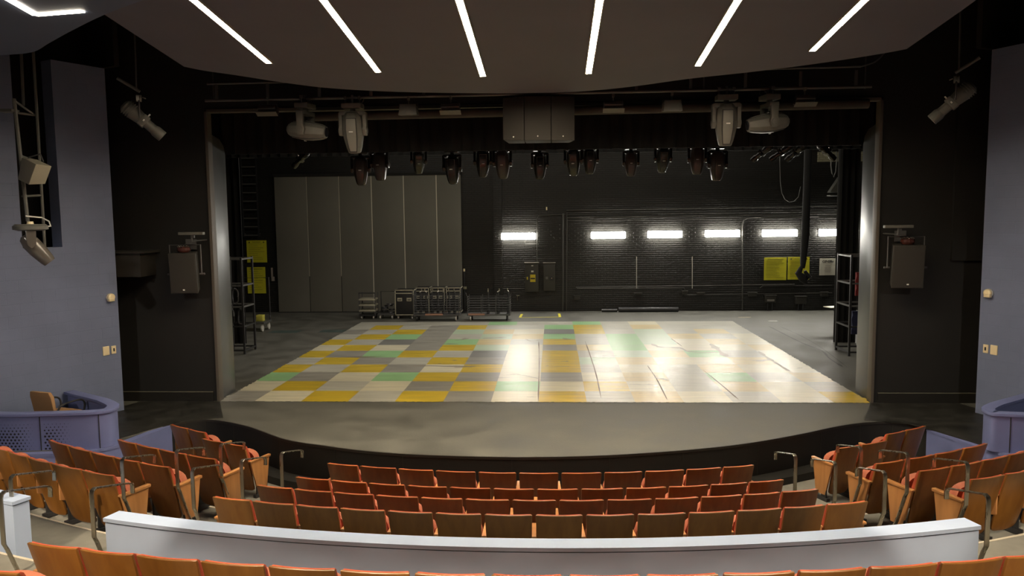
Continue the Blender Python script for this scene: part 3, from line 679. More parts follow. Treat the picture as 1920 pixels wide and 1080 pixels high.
# wall fittings by the blue wall corners
def wallpt(s, back, z, outd=.0):
    c = Vector((s*7.93, 14.17)); d = Vector((-s*WD.x, WD.y)); n = Vector((-s*WD.y, -WD.x)); q = c-d*back+n*outd; return Vector((q.x, q.y, z)), atan2(n.y, n.x)+pi/2
for s in (-1, 1):
    side = 'left' if s < 0 else 'right'
    p, a = wallpt(s, .16, 2.19, 0); t = thing('emergency_light', 'round cream emergency light on the %s blue wall' % side, 'wall light', p, a, 'cream emergency lights')
    mb = MB(); mb.tube([(0, .002, 0), (0, -.03, 0)], .085, 20); mb.build('back_plate', mat('grey_back_plate', (.3, .3, .33), .5), t)
    mb = MB(); mb.tube([(0, -.03, .01), (0, -.07, .01), (0, -.085, .01)], .06, 16, rs=[.07, .068, .05]); mb.box((.02*-s*-1, -.075, -.035), (.11, .06, .06)); mb.build('lamp_head', M_CREAM, t, bevel=.008)
    p, a = wallpt(s, .30, 1.2, 0); t = thing('wall_plate', 'plain cream rectangular wall plate, wider of the pair on the %s blue wall' % side, 'wall plate', p, a, 'cream wall plates')
    mb = MB(); mb.box((0, -.012, 0), (.125, .024, .17)); mb.build('cover', M_CREAM, t, bevel=.008)
    p, a = wallpt(s, .15, 1.2, 0); t = thing('wall_switch', 'cream wall switch with a small dark slot beside the plate on the %s blue wall' % side, 'switch', p, a, 'cream wall switches')
    mb = MB(); mb.box((0, -.012, 0), (.09, .024, .15)); mb.build('cover', M_CREAM, t, bevel=.006)
    mb = MB(); mb.box((0, -.027, .0), (.026, .008, .06)); mb.build('rocker', M_INK, t)

# ================================================================== LIGHTING AT THE PROSCENIUM
# pipe grid
YT = 14.15
t = thing('lighting_pipe_truss', 'dark double pipe truss running above the proscenium opening', 'lighting truss', (0, YT, 5.8))
mb = MB(); mb.tube([(-6.05, 0, 0), (5.9, 0, .03)], .027); mb.build('lower_pipe', M_PIPE, t)
mb = MB(); mb.tube([(-6.0, 0, .30), (5.7, 0, .38)], .022); mb.tube(spline([(5.7, 0, .38), (5.95, 0, .46), (6.1, 0, .62), (6.15, 0, .75)], 4), .018); mb.build('upper_pipe', M_PIPE, t)
for k in range(13): 
    x = -5.83+.955*k; mb = MB(); mb.box((x, 0, .16), (.05, .03, .31)); mb.build('upright', M_PIPE, t)
for x in (-5.9, -3.0, 0, 3.0, 5.8):
    mb = MB(); mb.tube([(x, .03, .0), (x, .03, 3.2)], .012, 6); mb.build('hanger', M_PIPE, t)
t = thing('fabric_roll', 'thick dark roll fixed along the top of the proscenium opening', 'roll', (0, YP-.15, 5.58))
mb = MB(); mb.tube([(-4.3, 0, -.02), (6.1, 0, .04)], .085, 14); mb.build('roll_body', mat('roll_cloth', (.05, .044, .038), .8, var=.2, vscale=3), t)
# speaker cluster
t = thing('speaker_cluster', 'cluster of three tall dark loudspeakers side by side at the top centre', 'speakers', (.05, 14.0, 4.98))
for k, (x0, x1, y0, y1) in enumerate(((-.63, -.245, .16, .0), (-.235, .235, 0, 0), (.245, .66, 0, .16))):
    mb = MB(); mb.add([(x0, y0, .0+y0*.2), (x1, y1, 0), (x1, y1, .77), (x0, y0, .77), (x0+.08*(k == 0), .6, 0), (x1-.08*(k == 2), .6, 0), (x1-.08*(k == 2), .6, .77), (x0+.08*(k == 0), .6, .77)], [(0, 1, 2, 3), (5, 4, 7, 6), (4, 0, 3, 7), (1, 5, 6, 2), (3, 2, 6, 7), (4, 5, 1, 0)])
    o = mb.build('speaker_cabinet', M_SPK, t, bevel=.012)
    mb = MB(); mb.tube([((x0+x1)/2+.0, (y0+y1)/2-.012, .07), ((x0+x1)/2, (y0+y1)/2+.005, .07)], .012, 10); mb.build('badge', M_WHITE, o)
mb = MB(); mb.tube([(-.4, .2, .77), (-.4, .2, .86)], .015); mb.tube([(.4, .2, .77), (.4, .2, .86)], .015); mb.tube([(-.5, .2, .86), (.5, .2, .86)], .02); mb.build('hanging_frame', M_PIPE, t)

# moving head fixture: base on the pipe, yoke, head turning about the local X axis
def make_mover(hm, ym, label):
    t = thing('moving_head_light', label, 'stage light')
    mb = MB(); mb.box((0, 0, -.05), (.36, .26, .09)); mb.build('base', ym, t, bevel=.012)
    mb = MB()
    for x in (-.13, .13): mb.tube([(x, 0, -.01), (x, 0, .10)], .016); mb.box((x, 0, .10), (.05, .07, .06))
    mb.box((0, 0, .10), (.30, .03, .03)); mb.box((0, 0, .07), (.04, .05, .16))
    mb.tube([(.10, .08, -.03), (.16, .12, .05), (.19, .10, .1)], .008, 6)
    mb.build('clamp', M_PIPE, t)
    yo = MB(); yo.tube([(0, 0, -.09), (0, 0, -.15)], .05, 12); yo.box((0, 0, -.18), (.46, .16, .07))
    for x in (-1, 1):
        T = Matrix(((0, 0, 1, x*.22), (1, 0, 0, 0), (0, 1, 0, 0), (0, 0, 0, 1)))
        yo.prism([(-.07, -.16), (.07, -.16), (.06, -.40), (.085, -.48), (.05, -.58), (-.05, -.58), (-.085, -.48), (-.06, -.40)], -.033, .033, T=T)
    y = yo.build('yoke', ym, t, bevel=.01)
    return t, hm
def mover_head(t, hm, tilt, flip=1, dome=False):
    # head along local +Y (lens end), turned by tilt about X at the pivot
    M = Matrix.Translation((0, 0, -.49)) @ Matrix.Rotation(tilt, 4, 'X')
    mb = MB(); rings = []
    sec = [(-.34, .09, .06), (-.32, .115, .09), (-.24, .165, .13), (-.05, .175, .155), (.12, .17, .15), (.30, .135, .125), (.38, .11, .105), (.40, .095, .09)]
    for y_, a, b in sec: rings.append([(a*x, y_, b*z) for x, z in ((-1, -.45), (-.55, -1), (.55, -1), (1, -.45), (1, .45), (.55, 1), (-.55, 1), (-1, .45))])
    mb.loft(rings, T=M); h = mb.build('head', hm, t, bevel=.008)
    for sg in (1, -1):
        mb = MB(); rings = []
        for y_, a, b in sec[2:7]: rings.append([(a*.60, y_, sg*(b+.004)), (-a*.60, y_, sg*(b+.004)), (-a*.60, y_, sg*(b-.02)), (a*.60, y_, sg*(b-.02))])
        mb.loft(rings, T=M); mb.build('cover_seam', M_INK, h)
        mb = MB(); rings = []
        for y_, a, b in sec[2:7]: rings.append([(a*.50, y_*.94, sg*(b+.014)), (-a*.50, y_*.94, sg*(b+.014)), (-a*.50, y_*.94, sg*(b-.02)), (a*.50, y_*.94, sg*(b-.02))])
        mb.loft(rings, T=M); mb.build('cover', mat('pale_dusty_grey', (.16, .155, .135), .45) if hm is M_GREYFIX else hm, h, bevel=.004)
        mb = MB(); mb.box((0, .0, sg*.185), (.07, .018, .01), T=M); mb.build('maker_mark', M_WHITE, h)
    mb = MB(); mb.tube([(0, .395, 0), (0, .41, 0)], .082, 20, T=M); mb.build('lens', mat('lens_glass', (.02, .02, .025), .08), h)
    mb = MB()
    for x in (-1, 1): mb.tube([(x*.17, 0, 0), (x*.262, 0, 0)], .06, 16, T=M)
    mb.build('pivot', hm, h, bevel=.006)
def mover(u, v, Y, rz, tilt, mats, label, group, sc=1, z=None):
    p = aty(u, v, Y); t, hm = make_mover(mats[0], mats[1], label); mover_head(t, hm, tilt); t['group'] = group
    t.location = (p.x, p.y, p.z if z is None else z); t.rotation_euler = (0, 0, rz); t.scale = (sc,)*3; return t
GF = (M_GREYFIX, M_GREYFIX)
g = 'grey moving lights on the proscenium truss'
mover(572, 194, YT, R_(82), R_(186), GF, 'grey moving head light turned sideways with its lens to the left, left of the speakers', g)
mover(661, 194, YT, 0, R_(-78), GF, 'grey moving head light hanging straight down, left of the speakers', g)
mover(1362, 178, YT, 0, R_(-82), GF, 'grey moving head light hanging straight down, right of the speakers', g)
mover(1443, 178, YT, R_(98), R_(-6), GF, 'grey moving head light turned sideways with its lens to the left, right of the speakers', g)
# small floods on the truss
def flood(u, v, style, label):
    p = aty(u, v, YT); t = thing('flood_light', label, 'stage light', (p.x, p.y, p.z), 0, 'small flood lights on the proscenium truss')
    mb = MB(); mb.tube([(0, 0, 0), (0, 0, -.09)], .012); mb.box((0, 0, .01), (.04, .06, .06)); mb.build('clamp', M_GREYFIX, t)
    mb = MB(); mb.tube([(-.17, 0, -.20), (-.17, 0, -.09), (.17, 0, -.09), (.17, 0, -.20)], .008, 6); mb.build('yoke', M_PIPE, t)
    T = Matrix(((0, 0, 1, 0), (1, 0, 0, 0), (0, 1, 0, 0), (0, 0, 0, 1)))
    if style == 0:
        mb = MB(); mb.prism([(-.08, -.10), (.1, -.12), (.1, -.25), (-.04, -.25), (-.09, -.16)], -.165, .165, T=T); mb.build('housing', M_REDFIX, t, bevel=.006)
        mb = MB(); mb.box((0, -.08, -.265), (.38, .13, .012), rx=-.5); mb.build('visor', M_GREYFIX, t)
    else:
        mb = MB(); mb.add([(-.14, -.1, -.10), (.14, -.1, -.10), (.17, -.14, -.30), (-.17, -.14, -.30), (-.14, .12, -.12), (.14, .12, -.12), (.17, .1, -.28), (-.17, .1, -.28)], [(0, 1, 2, 3), (5, 4, 7, 6), (4, 0, 3, 7), (1, 5, 6, 2), (4, 5, 1, 0), (3, 2, 6, 7)]); mb.build('housing', M_GREYFIX, t, bevel=.006)
flood(502, 187, 0, 'small brown flood light with a pale lower flap, leftmost on the truss')
flood(766, 186, 1, 'small tapered grey flood light hanging left of the speakers')
flood(845, 184, 0, 'small flood light with pale lower flap just left of the speakers')
flood(1150, 180, 0, 'small flood light with pale lower flap just right of the speakers')
flood(1260, 178, 1, 'small tapered grey flood light hanging right of the speakers')
flood(1509, 168, 0, 'small brown flood light with a pale lower flap, rightmost on the truss')

# ================================================================== second electric behind the opening
YE = 17.2
t = thing('batten', 'long dark batten carrying the lights behind the proscenium opening', 'batten', (0, YE, 5.28))
mb = MB(); mb.tube([(-8, 0, 0), (8, 0, 0)], .03); mb.build('pipe', M_PIPE, t)
for x in (-6, -2, 2, 6):
    mb = MB(); mb.tube([(x, 0, 0), (x, 0, 3.7)], .006, 5); mb.build('cable', M_PIPE, t)
DF = (M_DARKFIX, M_DARKFIX); RF = (M_REDFIX, M_DARKFIX)
g = 'dark moving lights on the rear batten'
for i, (u, rz, tl, mm, sc, lb) in enumerate(((676, 6, -80, RF, .95, 'below the left grey hanging light'), (712, -8, -84, RF, .95, 'second from the left'), (785, 12, -60, DF, .8, 'small, third from the left'),
        (848, -5, -78, DF, .95, 'left of the speakers, fourth from the left'), (905, 8, -75, DF, .9, 'below the left end of the speakers'), (942, -4, -70, RF, .95, 'below the left speaker'), (1012, 5, -82, DF, .85, 'below the gap right of centre speaker'),
        (1075, -6, -65, DF, .9, 'just right of the speakers'), (1106, 4, -80, DF, .85, 'second right of the speakers'), (1183, 0, -82, RF, .8, 'third right of the speakers'), (1243, 3, -66, DF, .85, 'round-bottomed, fourth right of the speakers'),
        (1307, -5, -84, RF, .9, 'left of the right grey hanging light'), (1345, 5, -80, RF, .95, 'below the right grey hanging light'))):
    p = aty(u, 300, YE); mover(u, 300, YE, R_(rz), R_(tl), mm, 'dark moving head light on the rear batten, '+lb, g, sc*.9, z=5.22-(.0 if i % 3 else .1))
# conventional profile spots (builder)
def spot(loc, rz, tilt, label, group, m=M_DARKFIX, sc=1, pipe=None):
    t = thing('profile_spotlight', label, 'stage light', loc, rz, group); t.scale = (sc,)*3
    M = Matrix.Translation((0, 0, -.30)) @ Matrix.Rotation(tilt, 4, 'X')
    mb = MB(); mb.tube([(0, -.30, 0), (0, -.27, 0), (0, -.12, 0), (0, .02, 0)], .1, 16, T=M, rs=[.06, .10, .115, .095]); 
    for k in range(4): mb.tube([(0, -.25+.035*k, 0), (0, -.24+.035*k, 0)], .125, 16, T=M)
    b = mb.build('lamp_housing', m, t)
    mb = MB(); mb.box((0, .07, 0), (.19, .1, .19), T=M); mb.build('gate', m, t, bevel=.01)
    for c_, d_ in (((-.10, .07, 0), (.06, .02, .03)), ((.10, .07, 0), (.06, .02, .03)), ((0, .07, .11), (.03, .02, .07))):
        mb = MB(); mb.box(c_, d_, T=M); mb.build('shutter_handle', M_WHITE if m is M_GREYFIX else M_STEEL, t)
    mb = MB(); mb.tube([(0, .11, 0), (0, .26, 0)], .075, 16, T=M); mb.build('barrel', m, t)
    mb = MB(); mb.tube([(0, .26, 0), (0, .30, 0), (0, .42, 0)], .09, 16, T=M, rs=[.078, .092, .088]); mb.build('lens_tube', m, t)
    mb = MB(); mb.tube([(-.13, 0, -.32), (-.14, 0, -.10), (-.12, 0, -.05), (.12, 0, -.05), (.14, 0, -.10), (.13, 0, -.32)], .012, 6); mb.build('yoke', M_PIPE, t)
    mb = MB(); mb.box((0, 0, -.0), (.06, .08, .1)); mb.tube([(0, .05, .02), (0, .10, .0)], .01, 6); mb.build('clamp', M_STEEL, t, bevel=.006)
    return t
for u, rz, lb in ((565, 60, 'leftmost of the small dark spots behind the opening'), (1432, 50, 'first of the small dark spots right of the moving lights'), (1468, 60, 'second of the small dark spots right of the moving lights'), (1495, 40, 'third of the small dark spots right of the moving lights'), (1548, -60, 'rightmost small dark spot near the right leg curtain')):
    p = aty(u, 290, YE); spot((p.x, YE, 5.2), R_(rz), R_(-35), 'profile spotlight, '+lb, 'small spots on the rear batten', M_DARKFIX, .75)

# black masking
def drape(x0, x1, y, z0, z1, name, label, amp=.04, wl=.28, rz=0, th=.03):
    mb = MB(); n = int((x1-x0)/.045); A = []
    for k in range(n+1):
        x = x0+(x1-x0)*k/n; yy = amp*sin(2*pi*x/wl)+amp*.4*sin(2*pi*x/wl*2.3+1); A.append((x, yy))
    mb.loft([[(x, yy, z0), (x, yy+th, z0), (x, yy+th, z1), (x, yy, z1)] for x, yy in A])
    return tag(mb.build(name, M_DRAPE, loc=(0, y, 0), smooth=60), label, 'curtain')
drape(-7.6, 7.6, 15.95, 4.97, 9, 'border_curtain', 'black border curtain hanging right behind the proscenium opening')
drape(-12.5, 12.5, 21.0, 5.30, 9, 'border_curtain', 'black border curtain further upstage above the back wall')
drape(8.19, 8.76, 22, 0.0, 9, 'leg_curtain', 'narrow black leg curtain at stage right side, before the last wall light', .05, .16)
drape(-11.2, -8.66, 22, 0.0, 9, 'leg_curtain', 'wide black leg curtain at the left side of the stage', .05, .2)

# ================================================================== box boom lights at the left wall slot
def hang_spot(u, v, Y, s):
    p = aty(u, v, Y)
    t = thing('drop_pipe', 'thin vertical drop pipe with angled arm holding the spotlight, upper %s' % ('left' if s < 0 else 'right'), 'pipe', (p.x, p.y, p.z))
    mb = MB(); mb.tube([(0, 0, .02), (.05*-s*1, 0, 2.6)], .014); mb.build('pipe', M_PIPE, t)
    mb = MB(); mb.tube([(s*.25, -.12, .17), (-s*.04, .03, -.03)], .026, 12); mb.build('arm', M_GREYFIX, t)
    q = spot((p.x-s*.02, p.y+.02, p.z-.14), R_(-62)*(-1 if s > 0 else 1), R_(-42), 'grey profile spotlight angled down, hanging from its own pipe at the upper %s' % ('left' if s < 0 else 'right'), 'grey spotlights at the house corners', M_GREYFIX, 1.05)
    return t
hang_spot(256, 168, 12.6, -1)
hang_spot(1798, 132, 12.9, 1)
# boom frame in the slot
p = aty(70, 200, 11.9)
B0 = aty(50, 470, 11.85)
t = thing('lighting_boom', 'tall grey ladder-like lighting boom in the dark slot of the left blue wall', 'lighting boom', (B0.x, B0.y, 3.2))
def bp_(u, v, y=11.85): q = aty(u, v, y); return (q.x-B0.x, q.y-B0.y, q.z-3.2)
mb = MB(); mb.tube([bp_(26, 185, 11.6), bp_(52, 415, 11.6)], .028, 8); mb.build('front_post', M_GREYFIX, t)
mb = MB(); mb.tube([bp_(60, 60, 12.1), bp_(85, 480, 12.1)], .022, 8); mb.build('rear_post', M_GREYFIX, t)
mb = MB(); mb.tube([bp_(38, 60, 12.0), bp_(44, 198, 12.0)], .022, 8); mb.build('hanger_post', M_GREYFIX, t)
for a, b in (((26, 188, 11.6), (64, 215, 12.1)), ((5, 208, 11.6), (66, 216, 12.1)), ((42, 368, 11.6), (77, 366, 12.1)), ((38, 292, 11.6), (72, 303, 12.1))):
    mb = MB(); mb.tube([bp_(*a), bp_(*b)], .018, 8); mb.build('rung', M_GREYFIX, t)
mb = MB(); q = aty(20, 208, 11.6); mb.box(bp_(16, 208, 11.6), (.22, .18, .04)); mb.build('bracket', M_GREYFIX, t)
mb = MB(); mb.tube([bp_(48, 405, 11.5), bp_(78, 408, 11.7), bp_(92, 415, 11.7), bp_(95, 424, 11.7), bp_(82, 425, 11.6)], .012, 6); mb.build('white_cable', M_WHITE, t)
# flood on the boom
q = aty(63, 322, 11.5); t = thing('boom_flood_light', 'pale grey boxy flood light clamped on the boom at left', 'stage light', q, R_(-25))
mb = MB(); T = Matrix.Rotation(R_(18), 4, 'Y')
mb.add([(-.17, -.1, .17), (.2, -.1, .17), (.13, -.13, -.17), (-.15, -.13, -.17), (-.17, .14, .15), (.2, .14, .15), (.13, .12, -.15), (-.15, .12, -.15)], [(0, 1, 2, 3), (5, 4, 7, 6), (4, 0, 3, 7), (1, 5, 6, 2), (4, 5, 1, 0), (3, 2, 6, 7)], T=T)
mb.build('housing', mat('pale_housing', (.30, .28, .22), .5), t, bevel=.008)
mb = MB(); mb.tube([(-.22, 0, -.08), (-.24, 0, .1), (-.1, 0, .22), (.2, 0, .26), (.27, 0, .14)], .01, 6); mb.build('yoke', M_PIPE, t)
# moving head at the foot of the boom
q = aty(57, 424, 11.35); t = thing('boom_moving_light', 'glossy grey moving head light under a flat round base at the foot of the boom', 'stage light', q, R_(-55))
mb = MB(); mb.tube([(0, 0, .03), (0, 0, .0), (0, 0, -.05), (0, 0, -.07)], .2, 24, rs=[.20, .235, .235, .16]); mb.build('base', M_GREYFIX, t)
for x in (-.1, .1): mb = MB(); mb.tube([(x, 0, .02), (x, 0, .07)], .05, 12, rs=[.05, .04]); mb.build('clamp', M_CREAM, t)
mb = MB()
for x in (-1, 1):
    T = Matrix(((0, 0, 1, x*.15), (1, 0, 0, 0), (0, 1, 0, 0), (0, 0, 0, 1))); mb.prism([(-.07, -.06), (.07, -.06), (.06, -.28), (0, -.34), (-.06, -.28)], -.03, .03, T=T)
mb.box((0, 0, -.09), (.32, .13, .06)); mb.build('yoke', mat('glossy_grey', (.10, .09, .08), .2), t, bevel=.015)
M = Matrix.Translation((0, 0, -.27)) @ Matrix.Rotation(R_(-52), 4, 'X'); mb = MB(); rings = []
for y_, a, b in ((-.16, .05, .05), (-.13, .09, .09), (-.02, .12, .125), (.12, .12, .125), (.30, .10, .105), (.36, .085, .09)): rings.append([(a*cos(k*pi/7), y_, b*sin(k*pi/7)) for k in range(14)])
mb.loft(rings, T=M); mb.build('head', MAT['glossy_grey'], t)
# black backing of the slot
# ================================================================== LOUDSPEAKERS on the black wall
def wall_speaker(u0, v0, u1, v1, s):
    a, b = aty(u0, v0, 14.35), aty(u1, v1, 14.35); cx = (a.x+b.x)/2; wd = abs(b.x-a.x)*.93; h = a.z-b.z
    side = 'left' if s < 0 else 'right'
    t = thing('wall_loudspeaker', 'dark loudspeaker in a U-shaped yoke on the black wall, %s of the stage opening' % side, 'speaker', (cx, 14.42, b.z), R_(6)*s*-1, 'wall loudspeakers beside the stage')
    M = Matrix.Rotation(R_(4), 4, 'X')
    mb = MB(); mb.add([(-wd/2, -.02, 0), (wd/2, -.02, 0), (wd/2, -.02, h), (-wd/2, -.02, h), (-wd*.36, .32, .03), (wd*.36, .32, .03), (wd*.36, .32, h), (-wd*.36, .32, h)], [(0, 1, 2, 3), (5, 4, 7, 6), (4, 0, 3, 7), (1, 5, 6, 2), (3, 2, 6, 7), (4, 5, 1, 0)], T=M); c = mb.build('cabinet', M_SPKB, t, bevel=.01)
    mb = MB(); mb.box((0, -.027, h/2), (wd-.03, .014, h-.03), T=M); mb.build('grille', M_SPK, c, bevel=.004)
    mb = MB(); mb.box((0, -.037, .075), (.035, .006, .022), T=M); mb.build('badge', M_WHITE, c)
    mb = MB()
    x = wd/2+.035; mb.tube([(-x, .12, h*.45), (-x, .12, h+.15), (x, .12, h+.15), (x, .12, h*.45)], .014, 6)
    mb.tube([(-x-.06, .12, h*.47), (-x+.04, .12, h*.47)], .02, 8); mb.tube([(x+.06, .12, h*.47), (x-.04, .12, h*.47)], .02, 8); mb.build('yoke', M_PIPE, t)
    mb = MB(); mb.tube([(0, .12, h+.15), (0, .45, h+.15)], .02, 8); mb.box((0, .46, h+.15), (.2, .03, .2)); mb.build('wall_bracket', M_PIPE, t)
    mb = MB(); mb.tube([(0, .05, h+.012), (0, .05, h+.05), (0, .05, h+.10), (0, .05, h+.13)], .1, 16, rs=[.10, .125, .12, .07])
    mb.build('warning_lamp', mat('dark_red_lens', (.06, .02, .015), .2), t)
    mb = MB()
    for k in range(9): mb.box((-.1+.025*k, -.04+.06*abs(k-4)/4, h+.125+.01*(k % 2)), (.016, .016, .016), rz=k)
    mb.build('lamp_guard', M_STEEL, t)
wall_speaker(313, 475, 370, 551, -1); wall_speaker(1675, 460, 1735, 541, 1)
for s, (u0, u1, v, us) in ((-1, (336, 382, 438, 357)), (1, (1658, 1711, 425, 1688))):
    a, b = aty(u0, v, 14.3), aty(u1, v, 14.3); t = thing('mounting_bracket', 'flat grey bar on a short clamp above the %s wall loudspeaker' % ('left' if s < 0 else 'right'), 'bracket', ((a.x+b.x)/2, 14.3, a.z), 0, 'brackets above the wall loudspeakers')
    mb = MB(); mb.box((0, 0, 0), (b.x-a.x, .1, .05)); mb.build('bar', M_GREYFIX, t, bevel=.006)
    mb = MB(); mb.tube([(0, 0, -.02), (0, 0, -.16)], .018, 8); mb.tube([(0, 0, -.14), (0, YP-14.3, -.14)], .014, 8); mb.box((.03, 0, -.06), (.05, .04, .05)); mb.build('clamp', M_PIPE, t)

# ================================================================== BACK WALL FITTINGS
# folding partition
a, b = aty(515, 329, YB-.12), aty(865, 585, YB-.12)
t = thing('folding_partition', 'tall olive-grey folding partition wall with pale vertical seams at the back of the stage', 'partition', (0, YB-.12, 0))
bx = [aty(u, 450, YB-.12).x for u in (518, 578.5, 638.5, 699, 759, 820, 866)]
for i in range(6):
    mb = MB(); mb.bb(bx[i]+.012, bx[i+1]-.012, -.03, .05, .03, 5.2); mb.build('panel', M_PARTN, t, bevel=.004)
for i in range(1, 6):
    w_ = (.012, .014, .03, .03, .03)[i-1]; mb = MB(); mb.bb(bx[i]-w_/2, bx[i]+w_/2, -.036, .0, .05 if i > 2 else 1.4, 5.2); mb.build('seam_strip', M_SEAM, t, smooth=0)
mb = MB(); mb.bb(bx[0]-.02, bx[6]+.02, -.06, .08, 5.2, 5.3); mb.build('head_track', M_BLACK, t)
mb = MB(); mb.bb(bx[0], bx[1]*.6+bx[0]*.4+.5, -.04, .04, 0, .03); mb.bb(bx[0], bx[6], -.02, .04, 0, .028); mb.build('floor_seal', M_FOOT, t, smooth=0)
# conduits: each run is one thing
def conduit(pts, r, label, m=M_WPIPE, Y=YB-.06, name='wall_conduit', cat='conduit', g='conduits on the back wall'):
    P = [aty(u, v, Y) for u, v in pts]; o = P[0]; mb = MB(); mb.tube([p-o for p in P], r, 6)
    ob = mb.build(name, m, loc=o); tag(ob, label, cat, g); return ob
conduit([(1062, 394), (1600, 386)], .022, 'uppermost long black conduit above the wall lights')
conduit([(1062, 403), (1600, 395)], .014, 'thin black conduit just under the uppermost one')
conduit([(1062, 408), (1600, 400)], .022, 'third long black conduit from the top above the wall lights')
conduit([(1062, 413.5), (1600, 406)], .012, 'lowest long thin conduit above the wall lights')
conduit([(1392, 583), (1392, 425), (1394, 414), (1400, 409), (1412, 408), (1600, 405)], .022, 'black conduit rising from the floor and bending right between the wall lights')
conduit([(1055, 583), (1056, 400)], .035, 'thick black riser right of the electrical boxes')
conduit([(1062, 583), (1063, 398)], .02, 'thin black riser beside the thick one')
conduit([(1007, 490), (1007, 412), (1010, 404), (1020, 403), (1060, 402)], .018, 'thin conduit rising from the electrical box beside the first wall light')
conduit([(984, 452), (985, 458), (1010, 458)], .012, 'short bent conduit under the first wall light')
conduit([(1080, 539), (1490, 533)], .018, 'long horizontal conduit at knee height on the back wall')
conduit([(1082, 541), (1283, 540), (1285, 547)], .02, 'horizontal conduit below the two thin poles')
conduit([(1283, 553), (1560, 549)], .016, 'lowest horizontal conduit running to the right')
conduit([(942, 541), (983, 541)], .014, 'short pair of conduits left of the electrical box')
conduit([(1425, 540), (1430, 536), (1560, 535)], .012, 'thin conduit below the yellow signs')
conduit([(1165, 442), (1600, 436)], .006, 'thin cable linking the wall lights')
for u, lb in ((1193.5, 'left'), (1298, 'right')):
    conduit([(u, 481), (u, 541)], .016, 'thin pale vertical pole on the back wall, %s of the pair' % lb, mat('pale_pole', (.3, .28, .24), .5), YB-.1, 'wall_pole', 'pole', 'thin pale poles')
# cable loops
conduit([(1462, 90), (1462, 300), (1463, 340), (1466, 362), (1472, 374), (1480, 379), (1489, 377), (1497, 369), (1501, 350)], .012, 'thin grey cable hanging in a U loop left of the black fabric bundle', mat('grey_cable', (.13, .13, .12), .5), YB-.4, 'hanging_cable', 'cable', None)
conduit([(1559, 90), (1559, 284), (1558, 310), (1560, 325), (1563, 332), (1567, 322), (1569, 300), (1568, 284)], .02, 'shiny cable loop hanging near the right leg curtain', mat('shiny_cable', (.2, .2, .19), .3), YB-.5, 'hanging_cable', 'cable', None)
# hanging black bundle (in front of the signs)
YH = 26.0
q = aty(1505, 500, YH); t = thing('hanging_fabric_bundle', 'tall black tied fabric bundle hanging down in front of a yellow sign', 'fabric bundle', (q.x, q.y, 0))
mb = MB(); P = [aty(u, v, YH) for u, v in ((1516, 250), (1513, 350), (1510, 440), (1506, 490), (1505, 503))]
mb.tube([(p.x-q.x, 0, p.z) for p in [Vector((P[0].x, 0, 9.0))]+P], .12, 12, rs=[.12, .12, .12, .13, .1, .07]); mb.build('bundle_body', M_DRAPE, t)
mb = MB(); P = [aty(u, v, YH) for u, v in ((1503, 500), (1497, 512), (1505, 521), (1512, 527), (1517, 520), (1509, 508))]
mb.tube([(p.x-q.x, 0, p.z) for p in P], .09, 12, rs=[.06, .11, .15, .12, .09, .05]); mb.build('tied_knot', M_DRAPE, t)
# flood fixture high at right
q = aty(1573, 350, YB-.5); t = thing('hung_flood_light', 'grey hooded flood light high on the back wall near the right leg curtain', 'stage light', q)
mb = MB(); mb.add([(-.35, -.1, -.2), (.1, -.1, -.2), (.2, -.1, .35), (0, -.1, .35), (-.35, .2, -.2), (.1, .2, -.2), (.2, .2, .35), (0, .2, .35)], [(0, 1, 2, 3), (5, 4, 7, 6), (4, 0, 3, 7), (1, 5, 6, 2), (3, 2, 6, 7), (4, 5, 1, 0)]); mb.build('hood', M_GREYFIX, t, bevel=.01)
mb = MB(); mb.box((-.12, -.02, -.32), (.5, .34, .03)); mb.build('lens_frame', M_GREYFIX, t)
mb = MB(); mb.tube([(.1, .1, .3), (.1, .5, .3)], .02); mb.build('bracket', M_PIPE, t)
# signs
def sign(u0, v0, u1, v1, m, label, rows, tri, name='safety_sign', Y=YB-.03, group='yellow safety signs'):
    a, b = aty(u0, v0, Y), aty(u1, v1, Y); W, H = b.x-a.x, a.z-b.z
    t = thing(name, label, 'sign', ((a.x+b.x)/2, Y, (a.z+b.z)/2), 0, group)
    mb = MB(); mb.box((0, 0, 0), (W, .012, H)); mb.build('board', m, t, smooth=0)
    rg = random.Random(int(u0)); mb = MB()
    for k in range(rows):
        z = H/2-(.16+.78*k/rows)*H; l = W*rg.uniform(.45, .8); mb.box((-W*.40+l/2, -.009, z), (l, .004, H*.017))
    mb.box((0, -.009, H/2-H*.07), (W*(.42 if tri else .72), .004, H*.04)); mb.build('text_lines', M_OLINK, t, smooth=0)
    if tri:
        mb = MB()
        for x in (-W*.36, W*.36): mb.add([(x-W*.045, -.01, H*.39), (x+W*.045, -.01, H*.39), (x, -.01, H*.46), (x-W*.045, -.006, H*.39), (x+W*.045, -.006, H*.39), (x, -.006, H*.46)], [(0, 1, 2), (5, 4, 3), (0, 3, 4, 1), (1, 4, 5, 2), (2, 5, 3, 0)])
        mb.build('warning_triangle', M_INK, t, smooth=0)
    return t, W, H
sign(1433, 483, 1474, 525, M_YEL, 'yellow text sign on the back wall, left of the pair at right', 11, False)
sign(1477.5, 482, 1517, 524, M_YEL, 'yellow warning sign with black triangles, half hidden by the hanging fabric bundle', 11, True)
sign(462, 451, 501, 492, M_YEL, 'yellow warning sign at far left, upper of two behind the rack', 9, True)
sign(463, 501, 499, 550, M_YEL, 'yellow sign at far left, lower of two behind the rack', 9, False)
t, W, H = sign(1537, 484.5, 1567, 516, M_WSIGN, 'white poster with a bold black heading right of the yellow signs', 0, False, 'white_poster', group=None)
for o in list(t.children):
    if o.name.startswith('text_lines'): bpy.data.objects.remove(o)
